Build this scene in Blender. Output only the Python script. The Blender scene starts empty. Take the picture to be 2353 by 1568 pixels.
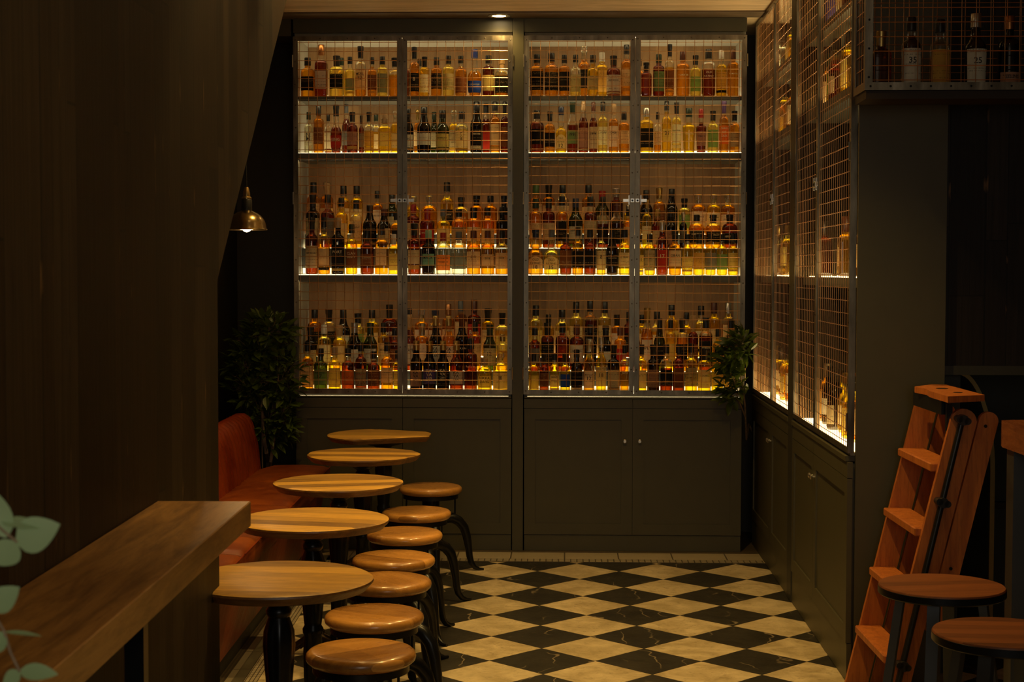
import bpy, math, random
from mathutils import Vector, Matrix
R_ = random.Random(7)
PI = math.pi
scn = bpy.context.scene
# ---------------------------------------------------------------- camera
CX, CY, FPX, CAMH = 1176.5, 784.0, 3653.0, 1.6
PITCH, YAW, ROLL = .04412, .03352, .00169
_F = Vector((-math.sin(YAW)*math.cos(PITCH), math.cos(YAW)*math.cos(PITCH), -math.sin(PITCH)))
_R = Vector((math.cos(YAW), math.sin(YAW), 0))
_U = _R.cross(_F)
_R2 = _R*math.cos(ROLL)+_U*math.sin(ROLL)
_U2 = -_R*math.sin(ROLL)+_U*math.cos(ROLL)
cd = bpy.data.cameras.new('camera'); cam = bpy.data.objects.new('camera', cd)
scn.collection.objects.link(cam); scn.camera = cam
cd.sensor_width = 36; cd.sensor_fit = 'HORIZONTAL'; cd.lens = FPX/2353*36
cd.clip_start = .05; cd.clip_end = 60
m = Matrix.Identity(4)
for i in range(3):
    m[i][0] = _R2[i]; m[i][1] = _U2[i]; m[i][2] = -_F[i]
m[2][3] = CAMH
cam.matrix_world = m
cd.dof.use_dof = True; cd.dof.focus_distance = 7.6; cd.dof.aperture_fstop = 13.0
# ---------------------------------------------------------------- world, exposure
w = bpy.data.worlds.new('world'); scn.world = w; w.use_nodes = True
w.node_tree.nodes['Background'].inputs[0].default_value = (.9, .62, .36, 1)
w.node_tree.nodes['Background'].inputs[1].default_value = .022
scn.view_settings.view_transform = 'Standard'
try: scn.view_settings.look = 'None'
except Exception: pass
scn.view_settings.gamma = 1; scn.view_settings.use_curve_mapping = False
scn.view_settings.exposure = 0.0
try:
    scn.cycles.transparent_max_bounces = 40
    scn.cycles.max_bounces = 8
except Exception: pass
WARM = (1, .64, .19)
SHELF_GLOW = 5.0
def spot(name, loc, target, power, size=1.6, blend=.5, rad=.04, col=WARM):
    l = bpy.data.lights.new(name, 'SPOT'); l.energy = power; l.color = col
    l.spot_size = size; l.spot_blend = blend; l.shadow_soft_size = rad
    o = bpy.data.objects.new(name, l); scn.collection.objects.link(o)
    o.location = loc; d = Vector(target)-Vector(loc)
    o.rotation_euler = d.to_track_quat('-Z', 'Y').to_euler()
    return o
# added soft fill behind the camera, standing for an unseen window
al = bpy.data.lights.new('rear_fill_light', 'AREA'); al.shape = 'RECTANGLE'; al.size = 1.6; al.size_y = 1.4
al.energy = 19; al.color = (1, .92, .76)
ao = bpy.data.objects.new('rear_fill_light', al); scn.collection.objects.link(ao)
ao.location = (.25, -1.4, 1.9); ao.rotation_euler = (PI/2, 0, 0)
# ---------------------------------------------------------------- frames
# frame A: the shelving.  frame B: floor tiles, tables, left wall (turned by 1.6 degrees)
A = 0.0; B = .0279
def rot(fr): return Matrix.Rotation(fr, 4, 'Z')
def wp(fr, x, y, z): return rot(fr) @ Vector((x, y, z))
def ray(px, py, fr=A):
    d = _F+(px-CX)/FPX*_R2-(py-CY)/FPX*_U2
    return Matrix.Rotation(-fr, 3, 'Z') @ d
def hitY(px, py, Y, fr=A):
    d = ray(px, py, fr); t = Y/d.y
    return Vector((d.x*t, Y, CAMH+d.z*t))
def hitZ(px, py, Z, fr=A):
    d = ray(px, py, fr); t = (Z-CAMH)/d.z
    return Vector((d.x*t, d.y*t, Z))
def hitX(px, py, X, fr=A):
    d = ray(px, py, fr); t = X/d.x
    return Vector((X, d.y*t, CAMH+d.z*t))
# ---------------------------------------------------------------- mesh builder
class MB:
    def __init__(s): s.v = []; s.f = []; s.mi = []
    def quad(s, ids, mi=0): s.f.append(ids); s.mi.append(mi)
    def box(s, a, b, mi=0, bev=0):
        x0, y0, z0 = a; x1, y1, z1 = b
        if x0 > x1: x0, x1 = x1, x0
        if y0 > y1: y0, y1 = y1, y0
        if z0 > z1: z0, z1 = z1, z0
        n = len(s.v)
        if bev <= 0:
            s.v += [(x, y, z) for z in (z0, z1) for y in (y0, y1) for x in (x0, x1)]
            for q in ((0, 2, 3, 1), (4, 5, 7, 6), (0, 1, 5, 4), (2, 6, 7, 3), (0, 4, 6, 2), (1, 3, 7, 5)):
                s.quad([n+i for i in q], mi)
            return s
        c = ((x0+x1)/2, (y0+y1)/2, (z0+z1)/2); h = ((x1-x0)/2, (y1-y0)/2, (z1-z0)/2)
        idx = {}
        for sx in (-1, 1):
            for sy in (-1, 1):
                for sz in (-1, 1):
                    for k in range(3):
                        p = [c[j]+(sx, sy, sz)[j]*(h[j]-(0 if j == k else bev)) for j in range(3)]
                        idx[(sx, sy, sz, k)] = len(s.v); s.v.append(tuple(p))
        for k in range(3):
            a_, b_ = (k+1) % 3, (k+2) % 3
            for sk in (-1, 1):
                L = []
                for (u, v) in ((-1, -1), (1, -1), (1, 1), (-1, 1)):
                    t = [0, 0, 0]; t[k] = sk; t[a_] = u; t[b_] = v
                    L.append(idx[(t[0], t[1], t[2], k)])
                if sk < 0: L.reverse()
                s.quad(L, mi)
        for k in range(3):
            a_, b_ = (k+1) % 3, (k+2) % 3
            for u in (-1, 1):
                for v in (-1, 1):
                    t = [0, 0, 0]; t[a_] = u; t[b_] = v
                    t0 = t[:]; t0[k] = -1; t1 = t[:]; t1[k] = 1
                    L = [idx[(*t0, a_)], idx[(*t1, a_)], idx[(*t1, b_)], idx[(*t0, b_)]]
                    if u*v > 0: L.reverse()
                    s.quad(L, mi)
        for sx in (-1, 1):
            for sy in (-1, 1):
                for sz in (-1, 1):
                    L = [idx[(sx, sy, sz, k)] for k in range(3)]
                    if sx*sy*sz < 0: L.reverse()
                    s.quad(L, mi)
        return s
    def lathe(s, prof, c=(0, 0, 0), seg=24, mi=0, sq=0, mfun=None, sx=1, sy=1, flute=None, rfun=None):
        n = len(s.v)
        for (r, z) in prof:
            for k in range(seg):
                a = 2*PI*k/seg; rr = r
                if sq:
                    e = sq; rr = r/((abs(math.cos(a))**e+abs(math.sin(a))**e)**(1/e))
                if flute: rr *= 1+flute(a, z)
                if rfun: rr = rfun(r, a, z)
                s.v.append((c[0]+rr*math.cos(a)*sx, c[1]+rr*math.sin(a)*sy, c[2]+z))
        for i in range(len(prof)-1):
            zm = (prof[i][1]+prof[i+1][1])/2
            mm = mfun(zm) if mfun else mi
            for k in range(seg):
                k2 = (k+1) % seg
                s.quad([n+i*seg+k, n+i*seg+k2, n+(i+1)*seg+k2, n+(i+1)*seg+k], mm)
        if prof[0][0] > 1e-6: s.quad([n+k for k in range(seg)][::-1], mfun(prof[0][1]) if mfun else mi)
        t = n+(len(prof)-1)*seg
        if prof[-1][0] > 1e-6: s.quad([t+k for k in range(seg)], mfun(prof[-1][1]) if mfun else mi)
        return s
    def tube(s, pts, r, seg=8, mi=0, flat=None):
        """swept tube; r number or list; flat=(direction, factor) squashes the section"""
        pts = [Vector(p) for p in pts]; n = len(s.v); up = None
        for i, p in enumerate(pts):
            t = (pts[min(i+1, len(pts)-1)]-pts[max(i-1, 0)])
            t = t.normalized() if t.length > 1e-9 else Vector((0, 0, 1))
            if flat: a = Vector(flat[0])
            elif up is None: a = Vector((0, 0, 1)) if abs(t.z) < .9 else Vector((1, 0, 0))
            else: a = up
            b = t.cross(a).normalized(); a2 = b.cross(t).normalized(); up = a2
            rr = r[i] if isinstance(r, (list, tuple)) else r
            for k in range(seg):
                g = 2*PI*k/seg
                q = p+b*math.cos(g)*rr+a2*math.sin(g)*rr*(flat[1] if flat else 1)
                s.v.append(tuple(q))
        for i in range(len(pts)-1):
            for k in range(seg):
                k2 = (k+1) % seg
                s.quad([n+i*seg+k, n+i*seg+k2, n+(i+1)*seg+k2, n+(i+1)*seg+k], mi)
        s.quad([n+k for k in range(seg)][::-1], mi)
        t = n+(len(pts)-1)*seg; s.quad([t+k for k in range(seg)], mi)
        return s
    def sheet(s, pts, mi=0):
        n = len(s.v); R, C = len(pts), len(pts[0])
        for r in pts:
            for p in r: s.v.append(tuple(p))
        for i in range(R-1):
            for j in range(C-1):
                s.quad([n+i*C+j, n+i*C+j+1, n+(i+1)*C+j+1, n+(i+1)*C+j], mi)
        return s
    def prism(s, poly, axis, a, b, mi=0):
        """polygon in the two other axes extruded along axis from a to b"""
        n = len(s.v); k = len(poly)
        for t in (a, b):
            for (u, v) in poly:
                s.v.append({0: (t, u, v), 1: (u, t, v), 2: (u, v, t)}[axis])
        s.quad([n+i for i in range(k)], mi); s.quad([n+k+i for i in range(k)][::-1], mi)
        for i in range(k):
            j = (i+1) % k; s.quad([n+i, n+j, n+k+j, n+k+i], mi)
        return s
    def build(s, name, mats, parent=None, smooth=False, loc=(0, 0, 0), rz=0, kind=None, autos=None):
        me = bpy.data.meshes.new(name); me.from_pydata(s.v, [], s.f); me.update()
        if not isinstance(mats, (list, tuple)): mats = [mats]
        for mm in mats: me.materials.append(mm)
        me.polygons.foreach_set('material_index', s.mi)
        import bmesh
        bm = bmesh.new(); bm.from_mesh(me); bmesh.ops.recalc_face_normals(bm, faces=bm.faces)
        if smooth:
            ang = autos if autos else .7
            for f in bm.faces: f.smooth = True
            for e in bm.edges:
                if len(e.link_faces) == 2 and e.calc_face_angle(0) > ang: e.smooth = False
        bm.to_mesh(me); bm.free()
        o = bpy.data.objects.new(name, me); scn.collection.objects.link(o)
        o.parent = parent; o.location = loc; o.rotation_euler = (0, 0, rz)
        if kind: o['kind'] = kind
        return o
def thing(name, label, cat, fr, loc, rz=0, group=None):
    o = bpy.data.objects.new(name, None); scn.collection.objects.link(o)
    o.empty_display_size = .1
    o.location = wp(fr, *loc); o.rotation_euler = (0, 0, fr+rz)
    o['label'] = label; o['category'] = cat
    if group: o['group'] = group
    return o
def structure(o, fr): o['kind'] = 'structure'; o.rotation_euler = (0, 0, fr); return o
# ---------------------------------------------------------------- materials
class N:
    def __init__(s, name):
        s.m = bpy.data.materials.new(name); s.m.use_nodes = True
        s.t = s.m.node_tree; s.t.nodes.clear()
        s.out = s.t.nodes.new('ShaderNodeOutputMaterial')
    def n(s, typ, ins=None, **kw):
        x = s.t.nodes.new('ShaderNode'+typ)
        for k, v in kw.items(): setattr(x, k, v)
        for k, v in (ins or {}).items():
            if isinstance(v, bpy.types.NodeSocket): s.t.links.new(v, x.inputs[k])
            else: x.inputs[k].default_value = v
        return x
    def math(s, op, a, b=0.0, c=0.0):
        return s.n('Math', {0: a, 1: b, 2: c}, operation=op).outputs[0]
    def mix(s, f, a, b, mode='MIX'):
        x = s.n('Mix', data_type='RGBA', blend_type=mode)
        for k, v in ((0, f), (6, a), (7, b)):
            if isinstance(v, bpy.types.NodeSocket): s.t.links.new(v, x.inputs[k])
            elif k == 0: x.inputs[k].default_value = v
            else: x.inputs[k].default_value = (*v[:3], 1)
        return x.outputs[2]
    def ramp(s, f, stops, interp='LINEAR'):
        x = s.n('ValToRGB', {0: f}); r = x.color_ramp; r.interpolation = interp
        while len(r.elements) < len(stops): r.elements.new(.5)
        for e, (p, c) in zip(r.elements, stops):
            e.position = p; e.color = (*c[:3], 1) if isinstance(c, (tuple, list)) else (c, c, c, 1)
        return x.outputs[0]
    def noise(s, vec, scale, detail=3, rough=.5, dist=0):
        return s.n('TexNoise', {'Vector': vec, 'Scale': scale, 'Detail': detail, 'Roughness': rough, 'Distortion': dist}).outputs[0]
    def obj(s): return s.n('TexCoord').outputs['Object']
    def pos(s): return s.n('NewGeometry').outputs['Position']
    def map(s, v, sc=(1, 1, 1), rz=0, loc=(0, 0, 0)):
        return s.n('Mapping', {0: v, 1: loc, 2: (0, 0, rz), 3: sc}).outputs[0]
    def xyz(s, v): return s.n('SeparateXYZ', {0: v}).outputs
    def comb(s, x, y, z=0.0): return s.n('CombineXYZ', {0: x, 1: y, 2: z}).outputs[0]
    def bump(s, h, strength=.3, dist=.01):
        return s.n('Bump', {'Height': h, 'Strength': strength, 'Distance': dist}).outputs[0]
    def pbr(s, col, rough=.5, metal=0.0, normal=None, spec=.5, coat=0, **kw):
        x = s.n('BsdfPrincipled', {'Base Color': col if isinstance(col, bpy.types.NodeSocket) else (*col[:3], 1), 'Roughness': rough, 'Metallic': metal, 'Specular IOR Level': spec, 'Coat Weight': coat})
        if normal: s.t.links.new(normal, x.inputs['Normal'])
        s.end(x.outputs[0]); return s.m
    def end(s, sh): s.t.links.new(sh, s.out.inputs[0]); return s.m
def srgb(r, g, b):
    f = lambda c: (c/255/12.92) if c/255 <= .04045 else ((c/255+.055)/1.055)**2.4
    return (f(r), f(g), f(b))
M = {}
def plain(name, col, rough=.5, metal=0, var=.12, sc=9, bump=0.05, spec=.5, coat=0):
    n = N(name); v = n.obj(); f = n.noise(v, sc, 4)
    c = n.mix(f, tuple(x*(1-var) for x in col), tuple(min(1, x*(1+var)) for x in col))
    nr = n.bump(n.noise(v, sc*12, 2), bump, .002)
    M[name] = n.pbr(c, rough, metal, nr, spec, coat); return M[name]
plain('cabinet_paint', (.070, .062, .032), .45)
plain('dark_paint', (.03, .028, .018), .5)
plain('matt_black', (.016, .012, .008), .95, spec=.05)
plain('rivet_steel', (.10, .085, .065), .5, .8)
plain('grey_lining', (.30, .28, .23), .6)
plain('shelf_paint', (.09, .088, .07), .5)
plain('wall_paint', (.055, .048, .03), .6)
plain('black_iron', (.02, .021, .023), .3, .7, spec=.6)
plain('cast_brown', (.055, .035, .018), .32, .75)
plain('black_plastic', (.012, .012, .012), .35)
plain('silver', (.75, .72, .66), .28, 1)
plain('brass', (.6, .42, .17), .3, 1)
plain('dark_brass', (.34, .24, .11), .25, 1, var=.35)
plain('steel_leg', (.12, .13, .14), .4, .8)
plain('terracotta', (.12, .06, .035), .7)
plain('soil', (.03, .02, .012), .9)
# brushed steel frames with stains
n = N('raw_steel'); v = n.obj(); f = n.noise(n.map(v, (1, 1, .25)), 14, 5, .6)
c = n.ramp(f, [(.3, (.10, .082, .058)), (.55, (.24, .205, .15)), (.75, (.46, .41, .32))])
M['raw_steel'] = n.pbr(c, n.math('MULTIPLY_ADD', f, .35, .18), .9)
plain('copper_wire', (.80, .47, .23), .33, 1, var=.25, sc=20)
def wood(name, c1, c2, scale=5, axis=0, stretch=9, rough=.4, stave=0, staveaxis=1, rz=0, coat=.15, dark=.35, crough=.3):
    n = N(name); v = n.map(n.obj(), rz=rz)
    info = n.n('ObjectInfo').outputs['Random']
    x = n.xyz(v); off = n.math('MULTIPLY', info, 37.0)
    if stave:
        st = n.math('FLOOR', n.math('MULTIPLY_ADD', x[staveaxis], 1/stave, off))
        rnd = n.n('TexWhiteNoise', {'W': st}, noise_dimensions='1D').outputs[0]
        off = n.math('ADD', off, n.math('MULTIPLY', rnd, 11))
    comp = [x[0], x[1], x[2]]
    for i in range(3):
        comp[i] = n.math('MULTIPLY_ADD', comp[i], scale*(1 if i == axis else stretch), off)
    vv = n.comb(*comp)
    f = n.noise(vv, 1.0, 6, .68, .9); g = n.noise(vv, 3.5, 4, .75)
    c = n.mix(n.ramp(f, [(.36, 0.0), (.64, 1.0)]), c1, c2)
    c = n.mix(n.math('MULTIPLY', n.ramp(g, [(.5, 0.0), (.66, 1.0)]), dark), c, tuple(q*.35 for q in c1))
    if stave:
        c = n.mix(.5, c, n.mix(rnd, tuple(q*.6 for q in c1), tuple(min(1, q*1.35) for q in c2)))
    nr = n.bump(g, .12, .003)
    M[name] = n.pbr(c, n.math('MULTIPLY_ADD', g, .25, rough-.1), 0, nr, .45, coat)
    next(x for x in M[name].node_tree.nodes if x.type == 'BSDF_PRINCIPLED').inputs['Coat Roughness'].default_value = crough
    return M[name]
wood('table_wood', (.19, .078, .008), (.70, .38, .05), 3, 0, 9, .38, .09, 1, .05, dark=.6, coat=.3, crough=.35)
wood('table_edge', (.10, .042, .008), (.22, .10, .022), 3, 0, 9, .4, coat=.3)  # dark stained rim, with some of its shade put into the colour
wood('seat_wood', (.33, .13, .022), (.64, .31, .07), 4, 0, 7, .27, .16, 1, .1, coat=.5, crough=.14)
wood('counter_wood', (.22, .10, .025), (.46, .23, .065), 2.2, 1, 9, .36, coat=.25)
wood('ladder_wood', (.38, .10, .015), (.56, .17, .028), 3, 2, 10, .45)
wood('dark_stool_wood', (.15, .042, .010), (.30, .09, .022), 3, 0, 9, .45, .05, 1, .2, coat=.1)
wood('high_table_wood', (.18, .05, .018), (.30, .10, .035), 2, 1, 8, .25, coat=.4)
wood('veneer', (.19, .10, .038), (.33, .19, .077), 4, 2, 10, .5, .16, 0, 0, 0, .25)
wood('ceiling_board', (.48, .345, .20), (.72, .54, .34), 1.6, 0, 7, .55, coat=0, dark=.15)
wood('ceiling_edge', (.10, .065, .035), (.15, .10, .06), 2, 0, 8, .5)
wood('trunk', (.20, .13, .07), (.34, .24, .14), 8, 2, 5, .7, coat=0)
# vertical reclaimed planks
def planks(name, c1, c2, c3, width, ax=1, rough=.55, knot=0):
    n = N(name); x = n.xyz(n.obj()); y, z = x[ax], x[2]
    u = n.math('MULTIPLY', y, 1/width)
    u = n.math('ADD', u, n.math('MULTIPLY', n.n('TexNoise', {'W': u, 'Scale': .45, 'Detail': 0.0}, noise_dimensions='1D').outputs[0], 2.2))
    st = n.math('FLOOR', u); fu = n.math('FRACT', u)
    r1 = n.n('TexWhiteNoise', {'W': st}, noise_dimensions='1D').outputs[0]
    zz = n.math('MULTIPLY_ADD', z, .55, n.math('MULTIPLY', r1, 7.3)); seg = n.math('FLOOR', zz)
    r2 = n.n('TexWhiteNoise', {0: n.comb(st, seg)}, noise_dimensions='2D').outputs[0]
    c = n.ramp(r2, [(0, c1), (.5, c2), (1, c3)])
    g = n.noise(n.comb(n.math('MULTIPLY', y, 60), n.math('MULTIPLY_ADD', z, 2.2, n.math('MULTIPLY', r2, 30))), 1, 5, .65, .4)
    c = n.mix(n.ramp(g, [(.35, .0), (.7, .75)]), c, tuple(q*.3 for q in c2))
    edge = n.math('MINIMUM', fu, n.math('SUBTRACT', 1.0, fu)); fz = n.math('FRACT', zz)
    gap = n.math('MAXIMUM', n.math('LESS_THAN', edge, .025), n.math('LESS_THAN', fz, .003))
    c = n.mix(gap, c, (.004, .003, .002))
    worn = n.math('MULTIPLY', n.math('LESS_THAN', edge, .06), n.ramp(n.noise(n.comb(n.math('MULTIPLY', y, 3), z), 6, 4), [(.6, 0.0), (.72, .7)]))
    c = n.mix(worn, c, (.25, .14, .06))
    h = n.math('SUBTRACT', n.math('MULTIPLY_ADD', g, .25, r2), gap)
    M[name] = n.pbr(c, rough, 0, n.bump(h, .5, .006), .3); return M[name]
planks('dark_planks', (.006, .004, .0025), (.028, .015, .007), (.05, .034, .02), .10, 1)
planks('black_planks', (.012, .008, .006), (.02, .014, .01), (.028, .02, .015), .09, 0)
# leather
def leather(name, c1, c2, rough=.38):
    n = N(name); v = n.obj(); f = n.noise(v, 4, 5, .6); g = n.noise(v, 22, 4, .7)
    c = n.mix(n.ramp(f, [(.35, 0.0), (.68, 1.0)]), c1, c2)
    c = n.mix(n.math('MULTIPLY', n.ramp(g, [(.55, 0.0), (.75, 1.0)]), .4), c, tuple(min(1, q*1.7) for q in c2))
    nr = n.bump(n.n('TexVoronoi', {'Vector': v, 'Scale': 260}, feature='DISTANCE_TO_EDGE').outputs[0], .12, .001)
    M[name] = n.pbr(c, n.math('MULTIPLY_ADD', g, .3, rough-.12), 0, nr, .25); return M[name]
leather('red_leather', (.14, .015, .0015), (.26, .04, .005))
leather('seat_leather', (.13, .022, .002), (.26, .058, .006))
# marble floor
D_, OX, OY = .434, -.1445, 8.4143
n = N('marble_checker'); p = n.pos()
q = n.n('VectorMath', {0: p, 1: (OX, OY, 0)}, operation='SUBTRACT').outputs[0]
q = n.xyz(n.n('VectorRotate', {'Vector': q, 'Angle': -.0279}, rotation_type='Z_AXIS').outputs[0])
u = n.math('DIVIDE', q[0], D_); v = n.math('DIVIDE', q[1], D_)
s_ = n.math('ADD', u, v); t_ = n.math('SUBTRACT', u, v)
fs, ft = n.math('FLOOR', s_), n.math('FLOOR', t_)
par = n.math('FLOORED_MODULO', n.math('ADD', fs, ft), 2.0)
cell = n.n('TexWhiteNoise', {0: n.comb(fs, ft)}, noise_dimensions='2D')
rc = cell.outputs[0]
es = n.math('FRACT', s_); et = n.math('FRACT', t_)
ed = n.math('MINIMUM', n.math('MINIMUM', es, n.math('SUBTRACT', 1.0, es)), n.math('MINIMUM', et, n.math('SUBTRACT', 1.0, et)))
wob = n.noise(p, 60, 2)
grout = n.math('LESS_THAN', ed, n.math('MULTIPLY_ADD', wob, .012, .001))
pv = n.n('VectorMath', {0: p, 1: n.n('VectorMath', {0: cell.outputs[1], 1: (9, 9, 9)}, operation='MULTIPLY').outputs[0]}, operation='ADD').outputs[0]
cl = n.noise(pv, 7, 5, .65, .4); sp = n.noise(pv, 34, 4, .7)
light = n.mix(n.ramp(cl, [(.36, 0.0), (.64, 1.0)]), (.38, .29, .155), (.66, .53, .33))
light = n.mix(n.math('MULTIPLY', n.ramp(sp, [(.56, 0.0), (.70, 1.0)]), .6), light, (.22, .16, .09))
light = n.mix(n.math('MULTIPLY', rc, .25), light, (.5, .42, .26))
wv = n.n('TexWave', {'Vector': pv, 'Scale': 2.2, 'Distortion': 9, 'Detail': 3, 'Detail Scale': 1.6}).outputs[1]
vein = n.ramp(wv, [(.0, 0.0), (.985, 0.0), (1.0, 1.0)])
msk = n.ramp(n.noise(pv, 4, 2), [(.48, 0.0), (.6, 1.0)])
dark = n.mix(n.ramp(cl, [(.35, 0.0), (.75, 1.0)]), (.016, .014, .010), (.036, .031, .022))
dark = n.mix(n.math('MULTIPLY', n.math('MULTIPLY', vein, msk), .6), dark, (.35, .27, .17))
fl = n.ramp(n.noise(n.map(pv, (1, 2.2, 1)), 28, 4, .75), [(.66, 0.0), (.7, 1.0)])
dark = n.mix(n.math('MULTIPLY', n.math('MULTIPLY', fl, n.math('GREATER_THAN', rc, .55)), .5), dark, (.30, .20, .11))
c = n.mix(par, light, dark); c = n.mix(grout, c, (.05, .038, .022))
M['marble_checker'] = n.pbr(c, n.math('MULTIPLY_ADD', sp, .25, .34), 0, n.bump(n.math('SUBTRACT', n.math('MULTIPLY', cl, .3), grout), .15, .002), .4)
def mosaic(name, col, grt, sx, sy, g=.1, off=.5):
    n = N(name); v = n.map(n.obj())
    b = n.n('TexBrick', {'Vector': v, 'Color1': (*col, 1), 'Color2': (*[q*.8 for q in col], 1), 'Mortar': (*grt, 1), 'Scale': 1.0, 'Mortar Size': g, 'Mortar Smooth': 0.0, 'Bias': 0.0, 'Brick Width': sx, 'Row Height': sy}, offset=off)
    c = n.mix(n.math('MULTIPLY', n.noise(n.obj(), 9, 4), .5), b.outputs[0], tuple(q*.5 for q in col))
    M[name] = n.pbr(c, .4, 0, n.bump(n.math('SUBTRACT', 1.0, b.outputs[1]), .2, .002)); return M[name]
mosaic('light_mosaic_x', (.50, .42, .29), (.05, .035, .02), .034, .03, .0035, 0)
mosaic('light_mosaic_y', (.50, .42, .29), (.05, .035, .02), .028, .016, .0022, 0)
mosaic('light_slab', (.50, .42, .29), (.07, .05, .03), .30, .3, .004, 0)
mosaic('dark_slab', (.10, .085, .055), (.03, .025, .015), .30, .3, .004, 0)
mosaic('dark_penny', (.055, .04, .028), (.16, .12, .075), .016, .014, .003, .5)
# shelf light
def emit(name, col, st):
    n = N(name); e = n.n('Emission', {0: (*col, 1), 1: st}); M[name] = n.end(e.outputs[0]); return M[name]
emit('shelf_light', (1, .80, .42), SHELF_GLOW)
emit('lamp_glow', (1, .72, .36), 30)
emit('side_shelf_light', (1, .76, .34), SHELF_GLOW*1.2)
emit('riser_light', (1, .80, .42), SHELF_GLOW*.42)
emit('tier_light', (1, .78, .38), SHELF_GLOW*.5)
emit('led_strip', (1, .74, .36), 14)
emit('shelf_light_upper', (1, .80, .42), SHELF_GLOW*.55)
# liquids: light passes straight through, tinted
LIQ = {'a': (.86, .54, .03), 'g': (.93, .74, .07), 'p': (.95, .85, .34), 'c': (.93, .93, .80), 'r': (.42, .13, .012), 'd': (.06, .03, .012), 'n': (.17, .20, .03)}
def liquid(key, col, body=.2, edgep=1.9, gl=.03):
    n = N('liquid_'+key)
    lw = n.n('LayerWeight', {0: .45}).outputs[1]
    cc = n.mix(lw, col, tuple(q**edgep*.75 for q in col))
    tr = n.n('BsdfTransparent', {0: cc}).outputs[0]
    tl = n.n('BsdfTranslucent', {0: (*[min(1, q*.9) for q in col], 1)}).outputs[0]
    gs = n.n('BsdfGlossy', {0: (1, 1, 1, 1), 1: .07}).outputs[0]
    a = n.n('MixShader', {0: body, 1: tr, 2: tl}).outputs[0]
    fr = n.math('MULTIPLY_ADD', n.n('Fresnel', {0: 1.45}).outputs[0], .85, gl)
    fr = n.math('MULTIPLY', fr, n.math('MULTIPLY_ADD', n.n('NewGeometry').outputs['Backfacing'], -.3, 1.0))
    M['liq_'+key] = n.end(n.n('MixShader', {0: fr, 1: a, 2: gs}).outputs[0])
for k, cc in LIQ.items(): liquid(k, cc, .03 if k in 'c' else .05)
liquid('glass', (.93, .93, .88), .03, 3)
def label_mat(name, col, marks=.5, transl=.26):
    n = N('paper_'+name); v = n.obj(); x = n.xyz(v)
    oi = n.math('MULTIPLY', n.n('ObjectInfo').outputs['Random'], 50)
    ln = n.math('FRACT', n.math('MULTIPLY', x[2], 120)); row = n.math('FLOOR', n.math('MULTIPLY', x[2], 120))
    rr = n.n('TexWhiteNoise', {'W': n.math('ADD', row, oi)}, noise_dimensions='1D').outputs[0]
    dash = n.noise(n.comb(n.math('MULTIPLY', x[0], 420), n.math('MULTIPLY', row, 9.1), oi), 1, 1)
    mk = n.math('MULTIPLY', n.math('MULTIPLY', n.math('LESS_THAN', ln, .45), n.math('GREATER_THAN', rr, .62)), n.math('GREATER_THAN', dash, .5))
    b = n.noise(n.n('VectorMath', {0: v, 1: n.comb(oi, oi, oi)}, operation='ADD').outputs[0], 30, 3)
    lum = sum(col)/3
    ink = (.05, .035, .02) if lum > .16 else (.5, .4, .22)
    c = n.mix(n.math('MULTIPLY', n.ramp(b, [(.5, 0.0), (.62, 1.0)]), .35 if marks > .6 else .12), col, tuple(q*.45 for q in col) if lum > .16 else tuple(q*2.2 for q in col))
    c = n.mix(n.math('MULTIPLY', mk, marks), c, ink)
    d = n.n('BsdfDiffuse', {0: c}).outputs[0]; t = n.n('BsdfTranslucent', {0: c}).outputs[0]
    M['lab_'+name] = n.end(n.n('MixShader', {0: transl, 1: d, 2: t}).outputs[0])
LABC = {'cream': (.74, .60, .33), 'white': (.78, .72, .55), 'black': (.02, .018, .015), 'brown': (.20, .07, .025), 'yellow': (.75, .58, .16), 'green': (.22, .34, .12),
        'mint': (.25, .5, .33), 'orange': (.85, .22, .04), 'blue': (.03, .08, .45), 'purple': (.10, .07, .22), 'pink': (.5, .27, .17), 'red': (.5, .04, .02), 'grey': (.22, .21, .17), 'gold': (.62, .36, .08), 'picture': (.42, .34, .19)}
for k, cc in LABC.items(): label_mat(k, cc, .8 if k == 'picture' else .5, .08 if k in ('black', 'brown', 'blue', 'purple', 'red') else .28)
CAPC = {'black': (.012, .011, .01), 'dark green': (.015, .03, .015), 'navy': (.015, .025, .06), 'blue': (.03, .06, .3), 'red': (.32, .02, .015), 'brown': (.09, .025, .012), 'tan': (.42, .27, .13), 'silver': (.6, .58, .52),
        'gold': (.55, .37, .12), 'mint': (.3, .52, .35), 'grey': (.1, .11, .12), 'white': (.7, .68, .6), 'copper': (.5, .22, .08), 'green': (.07, .13, .03), 'purple': (.08, .04, .12)}
for k, cc in CAPC.items():
    M['cap_'+k] = plain('cap_'+k.replace(' ', '_'), cc, .3, 1 if k in ('silver', 'gold', 'copper') else 0, var=.2)
M['ink'] = plain('ink', (.02, .015, .01), .6)
M['pale_ink'] = plain('pale_ink', (.75, .66, .45), .6)
M['red_ink'] = plain('red_ink', (.45, .03, .02), .6)
n = N('leaf_dark'); v = n.obj(); c = n.mix(n.noise(v, 11, 2), (.02, .045, .004), (.15, .21, .022))
pb = n.n('BsdfPrincipled', {'Base Color': c, 'Roughness': .35}).outputs[0]; tl = n.n('BsdfTranslucent', {0: c}).outputs[0]
M['leaf_dark'] = n.end(n.n('MixShader', {0: .25, 1: pb, 2: tl}).outputs[0])
n = N('leaf_pale'); v = n.obj(); c = n.mix(n.noise(v, 9, 2), (.30, .46, .20), (.50, .66, .36))
pb = n.n('BsdfPrincipled', {'Base Color': c, 'Roughness': .55}).outputs[0]; tl = n.n('BsdfTranslucent', {0: c}).outputs[0]
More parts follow.
